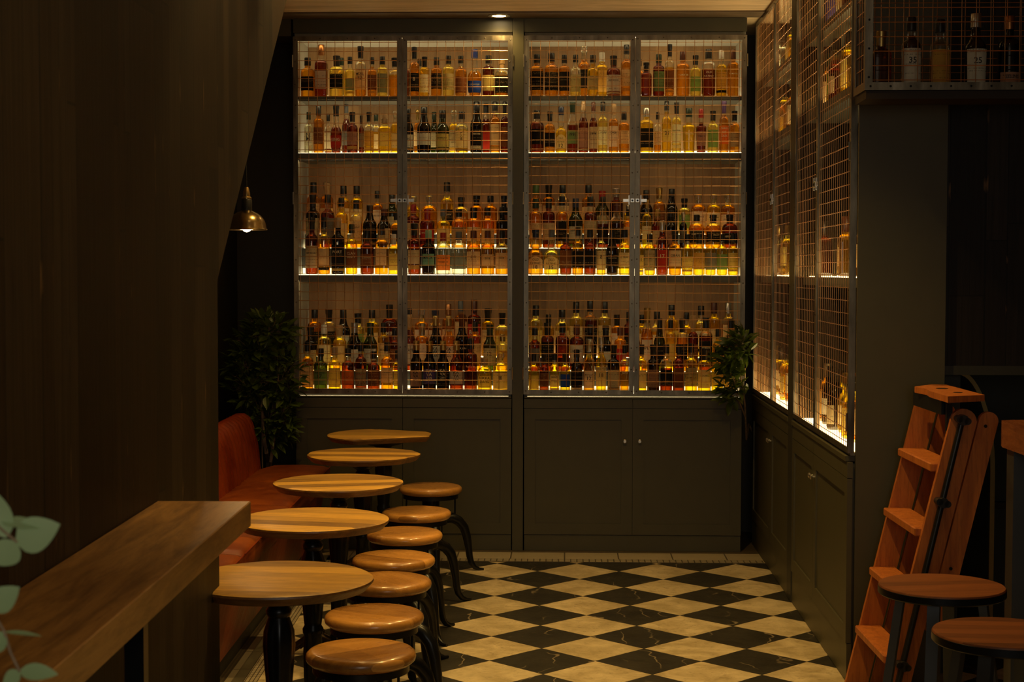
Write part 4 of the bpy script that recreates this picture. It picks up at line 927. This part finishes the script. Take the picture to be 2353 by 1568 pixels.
# ================================================================ TABLES AND STOOLS
ZT = .725
def pub_table(x, y, label, seed, outline=None, r=.27):
    T = thing('pub_table', label, 'table', B, (x, y, 0), 0, 'round pub tables in front of the bench')
    rr = random.Random(seed); ph = [rr.uniform(0, 6.28) for _ in range(4)]
    irr = outline or (lambda a: 1+.006*math.sin(3*a+ph[0])+.004*math.sin(7*a+ph[1]))
    rf = lambda r0, a, z: r0*irr(a)
    MB().lathe([(r*.80, -.034), (r*.93, -.032), (r*.965, -.02), (r*.985, -.016), (r, -.010), (r*.995, -.004), (r*.955, 0), (.12, 0.0), (.001, 0)], (0, 0, ZT), 120, rfun=rf, mfun=lambda zm: 1 if zm < -.003 else 0).build('tabletop', [M['table_wood'], M['table_edge']], T, smooth=True, rz=0 if outline else rr.uniform(-.3, .3))
    MB().lathe([(.03, -.062), (.085, -.056), (.11, -.046), (.12, -.036)], (0, 0, ZT), 32).build('mounting_plate', M['black_iron'], T, smooth=True)
    fl = lambda a, z: (.055*math.sin(8*a) if .36 < z < .60 or .09 < z < .30 else 0)
    col = [(.030, .06), (.036, .075), (.036, .09), (.028, .10), (.031, .15), (.033, .25), (.031, .31), (.036, .318), (.037, .332), (.030, .345), (.032, .36), (.034, .40), (.040, .47), (.044, .53), (.042, .57), (.034, .60), (.030, .612), (.036, .62), (.037, .632), (.028, .645), (.05, .66), (.055, .664)]
    MB().lathe(col, seg=40, flute=fl).build('column', M['black_iron'], T, smooth=True)
    MB().lathe([(.06, .02), (.055, .045), (.042, .06), (.036, .072)], seg=32).build('base_boss', M['cast_brown'], T, smooth=True)
    a0 = rr.uniform(-.08, .08)
    for k in range(3):
        a = a0+PI+k*2*PI/3; f = MB()
        pts = [(.03, 0, .05), (.08, 0, .075), (.13, 0, .065), (.17, 0, .04), (.205, 0, .02), (.228, 0, .016)]
        f.tube(pts, [.024, .026, .022, .017, .02, .012], 12)
        for dy in (-.015, 0, .015): f.tube([(.19, dy, .024), (.22, dy*1.5, .02), (.238, dy*1.7, .008)], [.010, .009, .005], 8)
        f.tube([(.06, 0, .098), (.085, .006, .108), (.105, 0, .092)], [.006, .011, .005], 8)
        f.tube([(.11, -.018, .07), (.14, -.024, .052), (.16, -.018, .03)], [.006, .009, .005], 8)
        f.tube([(.11, .018, .07), (.14, .024, .052), (.16, .018, .03)], [.006, .009, .005], 8)
        f.build('foot', M['cast_brown'], T, smooth=True, rz=a)
    return T
labs = ['nearest round wooden pub table, partly hidden by the plank wall', 'second nearest round wooden pub table, just past the drink ledge end', 'middle round wooden pub table with diagonal stave grain, by leather bench', 'fourth round wooden pub table with worn uneven edge', 'farthest wooden pub table with pointed broken rim, before green cabinets']
outl = [None, None, None, lambda a: 1+.012*math.sin(3*a+1)+.014*math.sin(5*a)+.008*math.sin(9*a+2)+.006*math.sin(14*a), lambda a: min(1.12 if abs(a-PI) < 1.3 else 1.0, .70/max(.2, math.cos(a+1.12)) if math.cos(a+1.12) > .2 else 9, .84/max(.2, math.cos(a-1.15)) if math.cos(a-1.15) > .2 else 9, .93/max(.2, math.cos(a)) if math.cos(a) > .2 else 9)+.006*math.sin(11*a)]
for i, (yy, xx) in enumerate(tabs): pub_table(xx, yy, labs[i], 50+i, outl[i])
def stool(x, y, z, label, ang, seed, r=.166):
    T = thing('pub_stool', label, 'stool', B, (x, y, 0), 0, 'backless screw stools beside the pub tables')
    rr = random.Random(seed)
    MB().lathe([(r*.80, -.042), (r*.92, -.040), (r*.985, -.030), (r, -.020), (r*.985, -.010), (r*.94, -.003), (r*.88, 0), (r*.6, -.001), (.001, -.002)], (0, 0, z), 56).build('seat', M['seat_wood'], T, smooth=True, rz=rr.uniform(-.9, .9))
    h = z-.042
    MB().lathe([(r*.86, h-.022), (r*.88, h-.022), (r*.88, h-.001), (r*.8, h-.001)], seg=48).lathe([(r*.3, h-.006), (r*.86, h-.010)], seg=48).build('seat_ring', M['black_iron'], T, smooth=True)
    MB().lathe([(.05, h-.022), (.05, h-.006)], seg=24).lathe([(.012, .16), (.012, h-.02)], seg=16, flute=lambda a, zz: .0).lathe([(.042, h-.075), (.046, h-.072), (.046, h-.03), (.040, h-.026)], seg=24).lathe([(.028, .17), (.034, .18), (.034, .25), (.026, .27), (.026, h-.07)], seg=24).build('screw_post', M['black_iron'], T, smooth=True)
    for k in range(4):
        a = ang+k*PI/2; f = MB()
        pts = [(.03, 0, .262), (.07, 0, .285), (.115, 0, .288), (.15, 0, .270), (.178, 0, .235), (.193, 0, .185), (.202, 0, .13), (.208, 0, .08), (.218, 0, .042), (.236, 0, .018), (.262, 0, .007), (.285, 0, .006)]
        f.tube(pts, [.024, .027, .028, .027, .025, .023, .020, .018, .016, .013, .009, .006], 10, flat=((0, 1, 0), .42) if 0 else None)
        f.build('leg', M['black_iron'], T, smooth=True, rz=a)
        b = MB().tube([(.13, 0, .29), (.13, 0, h-.012)], .0045, 8).build('stay', M['black_iron'], T, rz=a)
    return T
st = [(-.480, 4.74), (-.488, 5.26), (-.495, 5.84), (-.507, 6.31), (-.507, 6.91), (-.496, 7.53), (-.476, 8.38)]
sang = [.6, .3, 1.2, .75, .75, .45, .2]
sl = ['nearest backless stool with knotty pale wooden seat at frame bottom', 'second nearest stool with reddish wooden seat', 'third nearest wooden stool, touching the nearest table edge in view', 'middle wooden stool of the row of seven', 'third farthest stool with yellowish streaked wooden seat', 'second farthest wooden stool, curved black leg reaching toward floor', 'farthest round wooden stool in front of the green cabinet doors']
for i, (xx, yy) in enumerate(st): stool(xx, yy, .46 if i != 6 else .462, sl[i], sang[i], 70+i)
# ================================================================ BENCH
T = thing('leather_bench', 'long red-brown leather banquette with channelled back along the left wall', 'bench', B, (-1.06, 4.45, 0))
BL = 8.80-4.45; ZSEAT = .52
ribs = MB(); rows = []; nY = int(BL/.0125)
prof = [(-.395, ZSEAT-.03), (-.405, .60), (-.42, .69), (-.436, .745), (-.452, .778), (-.478, .797), (-.510, .797), (-.54, .775), (-.55, .74), (-.55, .40)]
for i in range(nY+1):
    y = BL*i/nY; b = abs(math.sin(PI*y/.085))**.55*.014; row = []
    for j, (px, pz) in enumerate(prof):
        q0 = prof[max(j-1, 0)]; q1 = prof[min(j+1, len(prof)-1)]; dx, dz = q1[0]-q0[0], q1[1]-q0[1]; L_ = math.hypot(dx, dz)
        row.append((px+dz/L_*b, y, pz-dx/L_*b))
    rows.append(row)
ribs.sheet(rows); nn = len(ribs.v)
for row in (rows[0], rows[-1]):
    k = len(ribs.v); ribs.v += [tuple(p) for p in row]; ribs.quad([k+i for i in range(len(row))])
ribs.build('channelled_back', M['red_leather'], T, smooth=True, autos=1.3)
yb = [4.45, 5.15, 6.05, 6.42, 7.32, 8.10, 8.80]
for a, b in zip(yb[:-1], yb[1:]):
    c = MB(); y0_, y1_ = a-4.45+.002, b-4.45-.002; rows = []
    for i in range(13):
        t = i/12; y = y0_+(y1_-y0_)*t; ey = min(1, min(t, 1-t)*(y1_-y0_)/.03); row = []
        for (px, pz, kk) in ((-.39, ZSEAT-.10, 0), (-.39, ZSEAT-.02, 1), (-.3, ZSEAT+.004, 1), (-.15, ZSEAT+.008, 1), (-.03, ZSEAT+.001, 1), (-.006, ZSEAT-.008, 1), (.0, ZSEAT-.025, 0), (.0, ZSEAT-.085, 0), (-.008, ZSEAT-.10, 0)):
            row.append((px, y, pz-(1-ey**.5)*.012*kk))
        rows.append(row)
    c.sheet(rows)
    for row in (rows[0], rows[-1]):
        k = len(c.v); c.v += [tuple(p) for p in row]; c.quad([k+i for i in range(len(row))])
    cu = c.build('seat_cushion', M['seat_leather'], T, smooth=True, autos=.9)
    MB().tube([(0.001, y0_+.004, ZSEAT-.01), (0.001, y1_-.004, ZSEAT-.01)], .003, 6).build('piping', M['red_leather'], cu)
MB().prism([(-.02, ZSEAT-.102), (-.39, ZSEAT-.102), (-.39, .1), (-.09, .1)], 1, 0, BL).build('front_panel', M['red_leather'], T)
MB().box((-.39, 0, .004), (-.12, BL, .1)).build('toe_kick', M['dark_paint'], T)
MB().box((-.56, 0, .004), (-.395, BL, .40)).build('back_box', M['dark_paint'], T)
# ================================================================ DRINK LEDGE
T = thing('drink_ledge', 'long thick oak drink ledge fixed along the plank wall, lower left', 'ledge', B, (XW, 3.63, 0))
MB().box((.001, -3.2, 1.012), (.216, 0, 1.07), bev=.002).build('top_board', M['counter_wood'], T)
for i, yy in enumerate((-.69, -1.9)): MB().box((.10, yy-.018, 0), (.136, yy+.018, 1.011)).build('leg', M['black_iron'], T)
# ================================================================ PLANTS
def leaf(mb, p, d, n_, L, W_, fold=.25, mi=0, seg=5, curl=.15):
    d = Vector(d).normalized(); s = d.cross(Vector(n_)); s = s.normalized() if s.length > 1e-4 else Vector((1, 0, 0)); u = s.cross(d).normalized()
    rows = []
    for i in range(seg+1):
        t = i/seg; w_ = W_*math.sin(PI*min(1, t**.85*.98+.02))**.8*(1-.25*t)/2+.0003
        c = Vector(p)+d*L*t-u*L*curl*t*t
        rows.append([c-s*w_+u*w_*fold, c, c+s*w_+u*w_*fold])
    mb.sheet(rows, mi)
def bush(fr, label, base, blobs, trunks, nleaf, seed, pot=True, L=(.045, .075), potloc=(0, 0), droop=.2, bias=(0, 0, .2)):
    T = thing('potted_tree', label, 'plant', fr, base)
    rr = random.Random(seed); f = MB(); st = MB()
    bx = Vector(base)
    for tr in trunks: st.tube([Vector(q)-bx for q in tr[0]], tr[1], 8)
    for _ in range(nleaf):
        c, rx, ry, rz = rr.choice(blobs)
        while True:
            v = Vector((rr.uniform(-1, 1), rr.uniform(-1, 1), rr.uniform(-1, 1)))
            if .25 < v.length < 1: break
        p = Vector((c[0]+v.x*rx, c[1]+v.y*ry, c[2]+v.z*rz))-bx
        d = Vector((v.x+bias[0], v.y+bias[1], v.z*.6+bias[2]))+Vector((rr.uniform(-.6, .6), rr.uniform(-.6, .6), rr.uniform(-.5, .5)))
        ln = rr.uniform(*L); leaf(f, p, d, (rr.uniform(-.5, .5), rr.uniform(-.6, .2), 1), ln, ln*rr.uniform(.42, .55), rr.uniform(.1, .5))
        if rr.random() < .22:
            q = Vector(c)-bx; e_ = (q-p).normalized()*rr.uniform(.04, .08); st.tube([p+e_+Vector((0, 0, -.02)), p+e_*.5, p], [.0016, .0012, .0009], 5)
    f.build('foliage', M['leaf_dark'], T, smooth=True); st.build('trunk', M['trunk'], T, smooth=True)
    if pot:
        px_, py_ = potloc
        MB().lathe([(.085, .003), (.09, .01), (.115, .20), (.125, .205), (.125, .225), (.113, .225), (.108, .20)], (px_, py_, 0), 28).build('pot', M['terracotta'], T, smooth=True)
        MB().lathe([(.106, .195), (.106, .205), (.001, .21)], (px_, py_, 0), 28).build('soil', M['soil'], T, smooth=True)
    return T
def PB(px, py, Y, fr=B): return hitY(px, py, Y, fr)
yp = 8.90
c1, c2, c3, c4 = PB(600, 800, yp), PB(580, 880, yp), PB(640, 870, yp), PB(615, 960, yp)
b0 = PB(612, 1070, yp+.2); b0.z = 0; yb_ = yp+.22
bush(B, 'leafy indoor tree with two pale trunks in corner behind leather bench', (b0.x, yb_, 0),
     [(c1, .17, .08, .15), (c2, .16, .09, .18), (c3, .13, .07, .18), (c4, .15, .08, .20), (PB(655, 960, yp), .06, .06, .16), (PB(620, 760, yp), .14, .08, .09), (PB(560, 840, yp), .08, .08, .12)],
     [([(b0.x-.01, yb_, .18), (b0.x+.01, yb_, .5), PB(612, 1040, yp), PB(605, 1000, yp), PB(600, 880, yp)], [.016, .014, .012, .010, .005]),
      ([(b0.x+.02, yb_, .18), (b0.x+.01, yb_, .42), PB(622, 1060, yp), PB(630, 1010, yp), PB(632, 960, yp), PB(640, 860, yp)], [.012, .011, .010, .008, .007, .004]),
      ([(b0.x-.02, yb_, .18), PB(603, 1070, yp), PB(602, 1000, yp)], [.005, .004, .003])], 1250, 3, True, (.045, .085))
yp = 8.93
g = lambda px, py, Y=8.93: hitY(px, py, Y, A)
rb = (1.27, 9.52, 0)
bush(A, 'leafy green plant leaning out of the corner between the cabinets', rb,
     [(g(1695, 800), .07, .05, .09), (g(1680, 840), .08, .05, .07), (g(1690, 880), .07, .06, .08), (g(1675, 905), .055, .04, .05), (g(1705, 790), .05, .05, .08), (g(1667, 830), .06, .04, .045)],
     [([(1.27, 9.52, .2), (1.2, 9.46, .5), (1.08, 9.36, .7), tuple(g(1715, 1010, 9.15)), tuple(g(1712, 930, 8.96)), tuple(g(1700, 850))], [.009, .008, .007, .006, .005, .003]),
      ([tuple(g(1713, 960, 8.98)), tuple(g(1690, 900)), tuple(g(1668, 890))], [.004, .003, .002])], 330, 8, True, (.05, .085), bias=(-.5, -.2, .1))
# eucalyptus in a vase on the drink ledge, close to the camera
ve = hitZ(-330, 1568, 1.071, B)
vx, vy = -.735, 1.42
T = thing('vase', 'eucalyptus sprigs with round grey-green leaves in vase, lower left foreground', 'plant', B, (vx, vy, 1.0705))
MB().lathe([(.035, 0), (.045, .01), (.05, .06), (.035, .12), (.025, .14), (.028, .15), (.022, .15), (.022, .02)], seg=24).build('vase_body', M['terracotta'], T, smooth=True)
def E_(px, py, Y=1.42): return hitY(px, py, Y, B)-Vector((vx, vy, 1.0705))
stm = MB(); lf = MB()
s1 = [(0, 0, .02), (.02, 0, .14), (.12, 0, .33), E_(-60, 1150), E_(-25, 1190), E_(5, 1218), E_(40, 1247)]
s2 = [(0, 0, .02), (.0, .01, .15), (.1, .02, .3), E_(-90, 1300), E_(-30, 1385), E_(10, 1452), E_(24, 1500), E_(46, 1545)]
for s_ in (s1, s2): stm.tube(s_, .0013, 6)
stm.build('stem', M['trunk'], T, smooth=True)
def eleaf(p, q, W_, nrm=(0, -1, .25), curl=.08, fold=.15):
    p, q = E_(*p), E_(*q); leaf(lf, p, q-p, nrm, (q-p).length, W_, fold, 0, 8, curl)
k_ = 1.42/FPX
eleaf((38, 1247), (135, 1205), 78*k_*1.2); eleaf((5, 1200), (100, 1200), 42*k_, (0, -.6, 1), .2); eleaf((15, 1235), (-28, 1120), 70*k_); eleaf((38, 1247), (-5, 1300), 75*k_, curl=.02)
eleaf((-20, 1400), (42, 1350), 62*k_*1.1); eleaf((12, 1453), (95, 1457), 17*k_, (0, -.4, 1)); eleaf((10, 1455), (-30, 1505), 55*k_); eleaf((46, 1543), (132, 1548), 42*k_*1.1, (.1, -.8, .6)); eleaf((46, 1545), (5, 1575), 40*k_)
eleaf((-10, 1210), (-70, 1260), 70*k_)
lf.build('foliage', M['leaf_pale'], T, smooth=True)
# ================================================================ LADDER
lx = lambda z, o=0: 1.232+.2275*z+o
T = thing('step_ladder', 'orange-brown wooden step ladder leaning beside the green end panel', 'ladder', B, (1.3, 5.75, 0))
def board(nm, y0_, y1_, o0, o1, z0, z1, mt='ladder_wood', rnd=True, par=None):
    pl = [(lx(z0, o0)-1.3, z0), (lx(z0, o1)-1.3, z0)]
    if rnd:
        r_ = (o1-o0)/2; cx2, cz2 = lx(z1, (o0+o1)/2)-1.3, z1-r_
        pl += [(cx2+r_*math.cos(a), cz2+r_*math.sin(a)) for a in [PI*i/10 for i in range(11)]]
    else: pl += [(lx(z1, o1)-1.3, z1), (lx(z1, o0)-1.3, z1)]
    return MB().prism(pl, 1, y0_-5.75, y1_-5.75).build(nm, M[mt], par or T, smooth=True, autos=.5)
nr = 5.52
board('side_rail', 6.0, 6.022, 0, .085, .002, 1.135)
near_rail = board('side_rail', nr-.022, nr, 0, .092, .002, 1.125)
board('rear_leg', nr-.026, nr-.004, .100, .168, .35, 1.115)
board('rear_leg', 6.0, 6.02, .098, .16, .002, 1.10)
for zz in (.03, .256, .48, .706, .933):
    if zz > .1: MB().box((lx(zz)-1.3-.018, nr-5.75+.001, zz-.03), (lx(zz)-1.3+.082, 6.0-5.75-.001, zz), bev=.004).build('tread', M['ladder_wood'], T)
pf = MB(); zt = 1.175
pl = [(.155, -.34), (.30, -.27), (.30, .22), (.25, .245), (.155, .12), (.17, 0), (.155, -.1)]
pf.prism(pl, 2, zt-.022, zt); pf.build('platform', M['ladder_wood'], T)
MB().lathe([(.022, zt+.0005), (.022, zt+.001)], (.23, .02, 0), 16).lathe([(.016, zt+.0005), (.016, zt+.001)], (.235, -.17, 0), 16).build('finger_hole', M['black_plastic'], T)
MB().box((.17, -.2, 1.1), (.19, .2, 1.152)).box((.18, -.235, .6), (.2, -.215, 1.14)).build('bracket', M['black_iron'], T)
MB().tube([(lx(1.1, .045)-1.3, nr-5.75-.036, 1.1), (lx(.1, .045)-1.3, nr-5.75-.036, .1)], .011, 10).build('rod', M['black_plastic'], T, smooth=True)
for (kx, ky) in ((2187, 965), (2146, 1155), (2070, 1530)):
    z = hitY(kx, ky, nr-.04, B).z
    k = MB(); x_ = lx(z, .045)-1.3
    for (dx, dz, r_) in ((0, 0, .018), (-.014, .004, .012), (.014, -.004, .012)):
        k.tube([(x_+dx, nr-5.75-.062, z+dz), (x_+dx, nr-5.75-.024, z+dz)], r_, 14)
    k.build('clamp', M['black_plastic'], T, smooth=True)
k = MB(); z = hitY(2214, 978, nr, B).z; k.tube([(lx(z, .134)-1.3, nr-5.75-.03, z), (lx(z, .134)-1.3, nr-5.75-.02, z)], .006, 10); z = hitY(2144, 1304, nr, B).z; k.tube([(lx(z, .134)-1.3, nr-5.75-.03, z), (lx(z, .134)-1.3, nr-5.75-.02, z)], .006, 10); k.build('bolt', M['black_iron'], T)
MB().prism([(1.52-1.3, .77), (1.555-1.3, .77), (1.575-1.3, 1.05), (1.54-1.3, 1.05)], 1, 5.56-5.75, 5.59-5.75).build('brace', M['ladder_wood'], T)
# ================================================================ BAR STOOLS, HIGH TABLE, ARCH
def barstool(px, py, wpx, label, rz):
    r = .18; Y = 2*r*FPX/wpx; p = hitY(px, py, Y, B)
    T = thing('bar_stool', label, 'stool', B, (p.x, Y, 0), rz, 'metal legged bar stools at the right')
    z = p.z
    s = MB().lathe([(r*.93, -.026), (r*.99, -.024), (r, -.018), (r, -.004), (r*.985, 0), (.001, 0)], (0, 0, z), 56).build('seat', M['dark_stool_wood'], T, smooth=True)
    MB().lathe([(r*.5, -.030), (r*.985, -.0275), (r*1.006, -.024), (r*1.006, -.006), (r*1.001, -.005)], (0, 0, z), 56).build('seat_band', M['black_iron'], T, smooth=True)
    for k in range(4):
        a = PI/4+k*PI/2; f = MB(); c_, s_ = math.cos(a), math.sin(a)
        t0 = Vector((c_*.115, s_*.115, z-.03)); t1 = Vector((c_*.205, s_*.205, .003))
        n0 = len(f.v); hw = .017; tn = Vector((-s_, c_, 0)); rd = Vector((c_, s_, 0))
        for p_ in (t0, t1):
            for (u, v) in ((-1, -1), (1, -1), (1, 1), (-1, 1)): f.v.append(tuple(p_+tn*hw*u+rd*.012*v))
        for i in range(4): f.quad([n0+i, n0+(i+1) % 4, n0+4+(i+1) % 4, n0+4+i])
        f.quad([n0, n0+3, n0+2, n0+1]); f.quad([n0+4, n0+5, n0+6, n0+7]); f.build('leg', M['steel_leg'], T)
    q = []
    for k in range(5):
        a = PI/4+k*PI/2; rr_ = .115+.09*(z-.25)/z; q.append((math.cos(a)*rr_, math.sin(a)*rr_, .25))
    fr_ = MB()
    for k in range(4): fr_.tube([q[k], q[k+1]], .008, 8)
    fr_.build('foot_rail', M['steel_leg'], T)
barstool(2164, 1345, 287, 'dark wooden round bar stool in front of the ladder', .35)
barstool(2308, 1453, 326, 'dark bar stool at the right edge, nearer than the other', .12)
barstool(2432, 1620, 400, 'bar stool mostly cut off at the lower right corner', .5)
T = thing('high_table', 'high square table with thick dark red wooden top at right edge', 'table', B, (1.605, 4.2, 0))
MB().prism([(0, 0), (0, 1.09), (.012, 1.14), (.05, 1.16), (.75, 1.16), (.75, 0)], 2, 1.015, 1.10).build('tabletop', M['high_table_wood'], T)
for (x_, y_) in ((.012, 1.0), (.66, 1.0), (.012, .05), (.66, .05)): MB().box((x_, y_, 0), (x_+.075, y_+.075, 1.014)).build('leg', M['steel_leg'], T)
T = thing('arched_mirror', 'tall arched mirror frame in thin brass behind the ladder', 'mirror', A, (hitY(2197, 900, 7.05).x, 7.05, 0))
ya_ = 0
ra = hitY(2284, 1060, 7.05).x-hitY(2197, 900, 7.05).x; zc_ = hitY(2283, 1085, 7.05).z; zt_ = hitY(2230, 850, 7.05).z-zc_
def arch_pt(a, s=0): return ((ra+s)*math.cos(a), (zt_+s)*math.sin(a)+zc_)
f = MB(); N_ = 28
outer = [((ra), .02)]+[arch_pt(PI*i/N_) for i in range(N_+1)]+[(-ra, .02)]
inner = [((ra-.02), .02)]+[arch_pt(PI*i/N_, -.02) for i in range(N_+1)]+[(-ra+.02, .02)]
n0 = len(f.v)
for yy in (-.02, .0):
    for ring in (outer, inner):
        for (x_, z_) in ring: f.v.append((x_, yy, z_))
L_ = len(outer)
for i in range(L_-1):
    f.quad([n0+i, n0+i+1, n0+L_+i+1, n0+L_+i]); f.quad([n0+2*L_+i, n0+3*L_+i, n0+3*L_+i+1, n0+2*L_+i+1])
    f.quad([n0+i, n0+2*L_+i, n0+2*L_+i+1, n0+i+1]); f.quad([n0+L_+i, n0+L_+i+1, n0+3*L_+i+1, n0+3*L_+i])
f.build('frame', M['brass'], T)
f = MB(); f.prism(inner, 1, -.004, .0); n_ = N('dark_mirror'); M['dark_mirror'] = n_.pbr((.02, .018, .015), .15, .5); f.build('glass', M['dark_mirror'], T)
MB().box((-ra, -.02, .002), (ra, .01, .019)).build('foot', M['black_iron'], T)
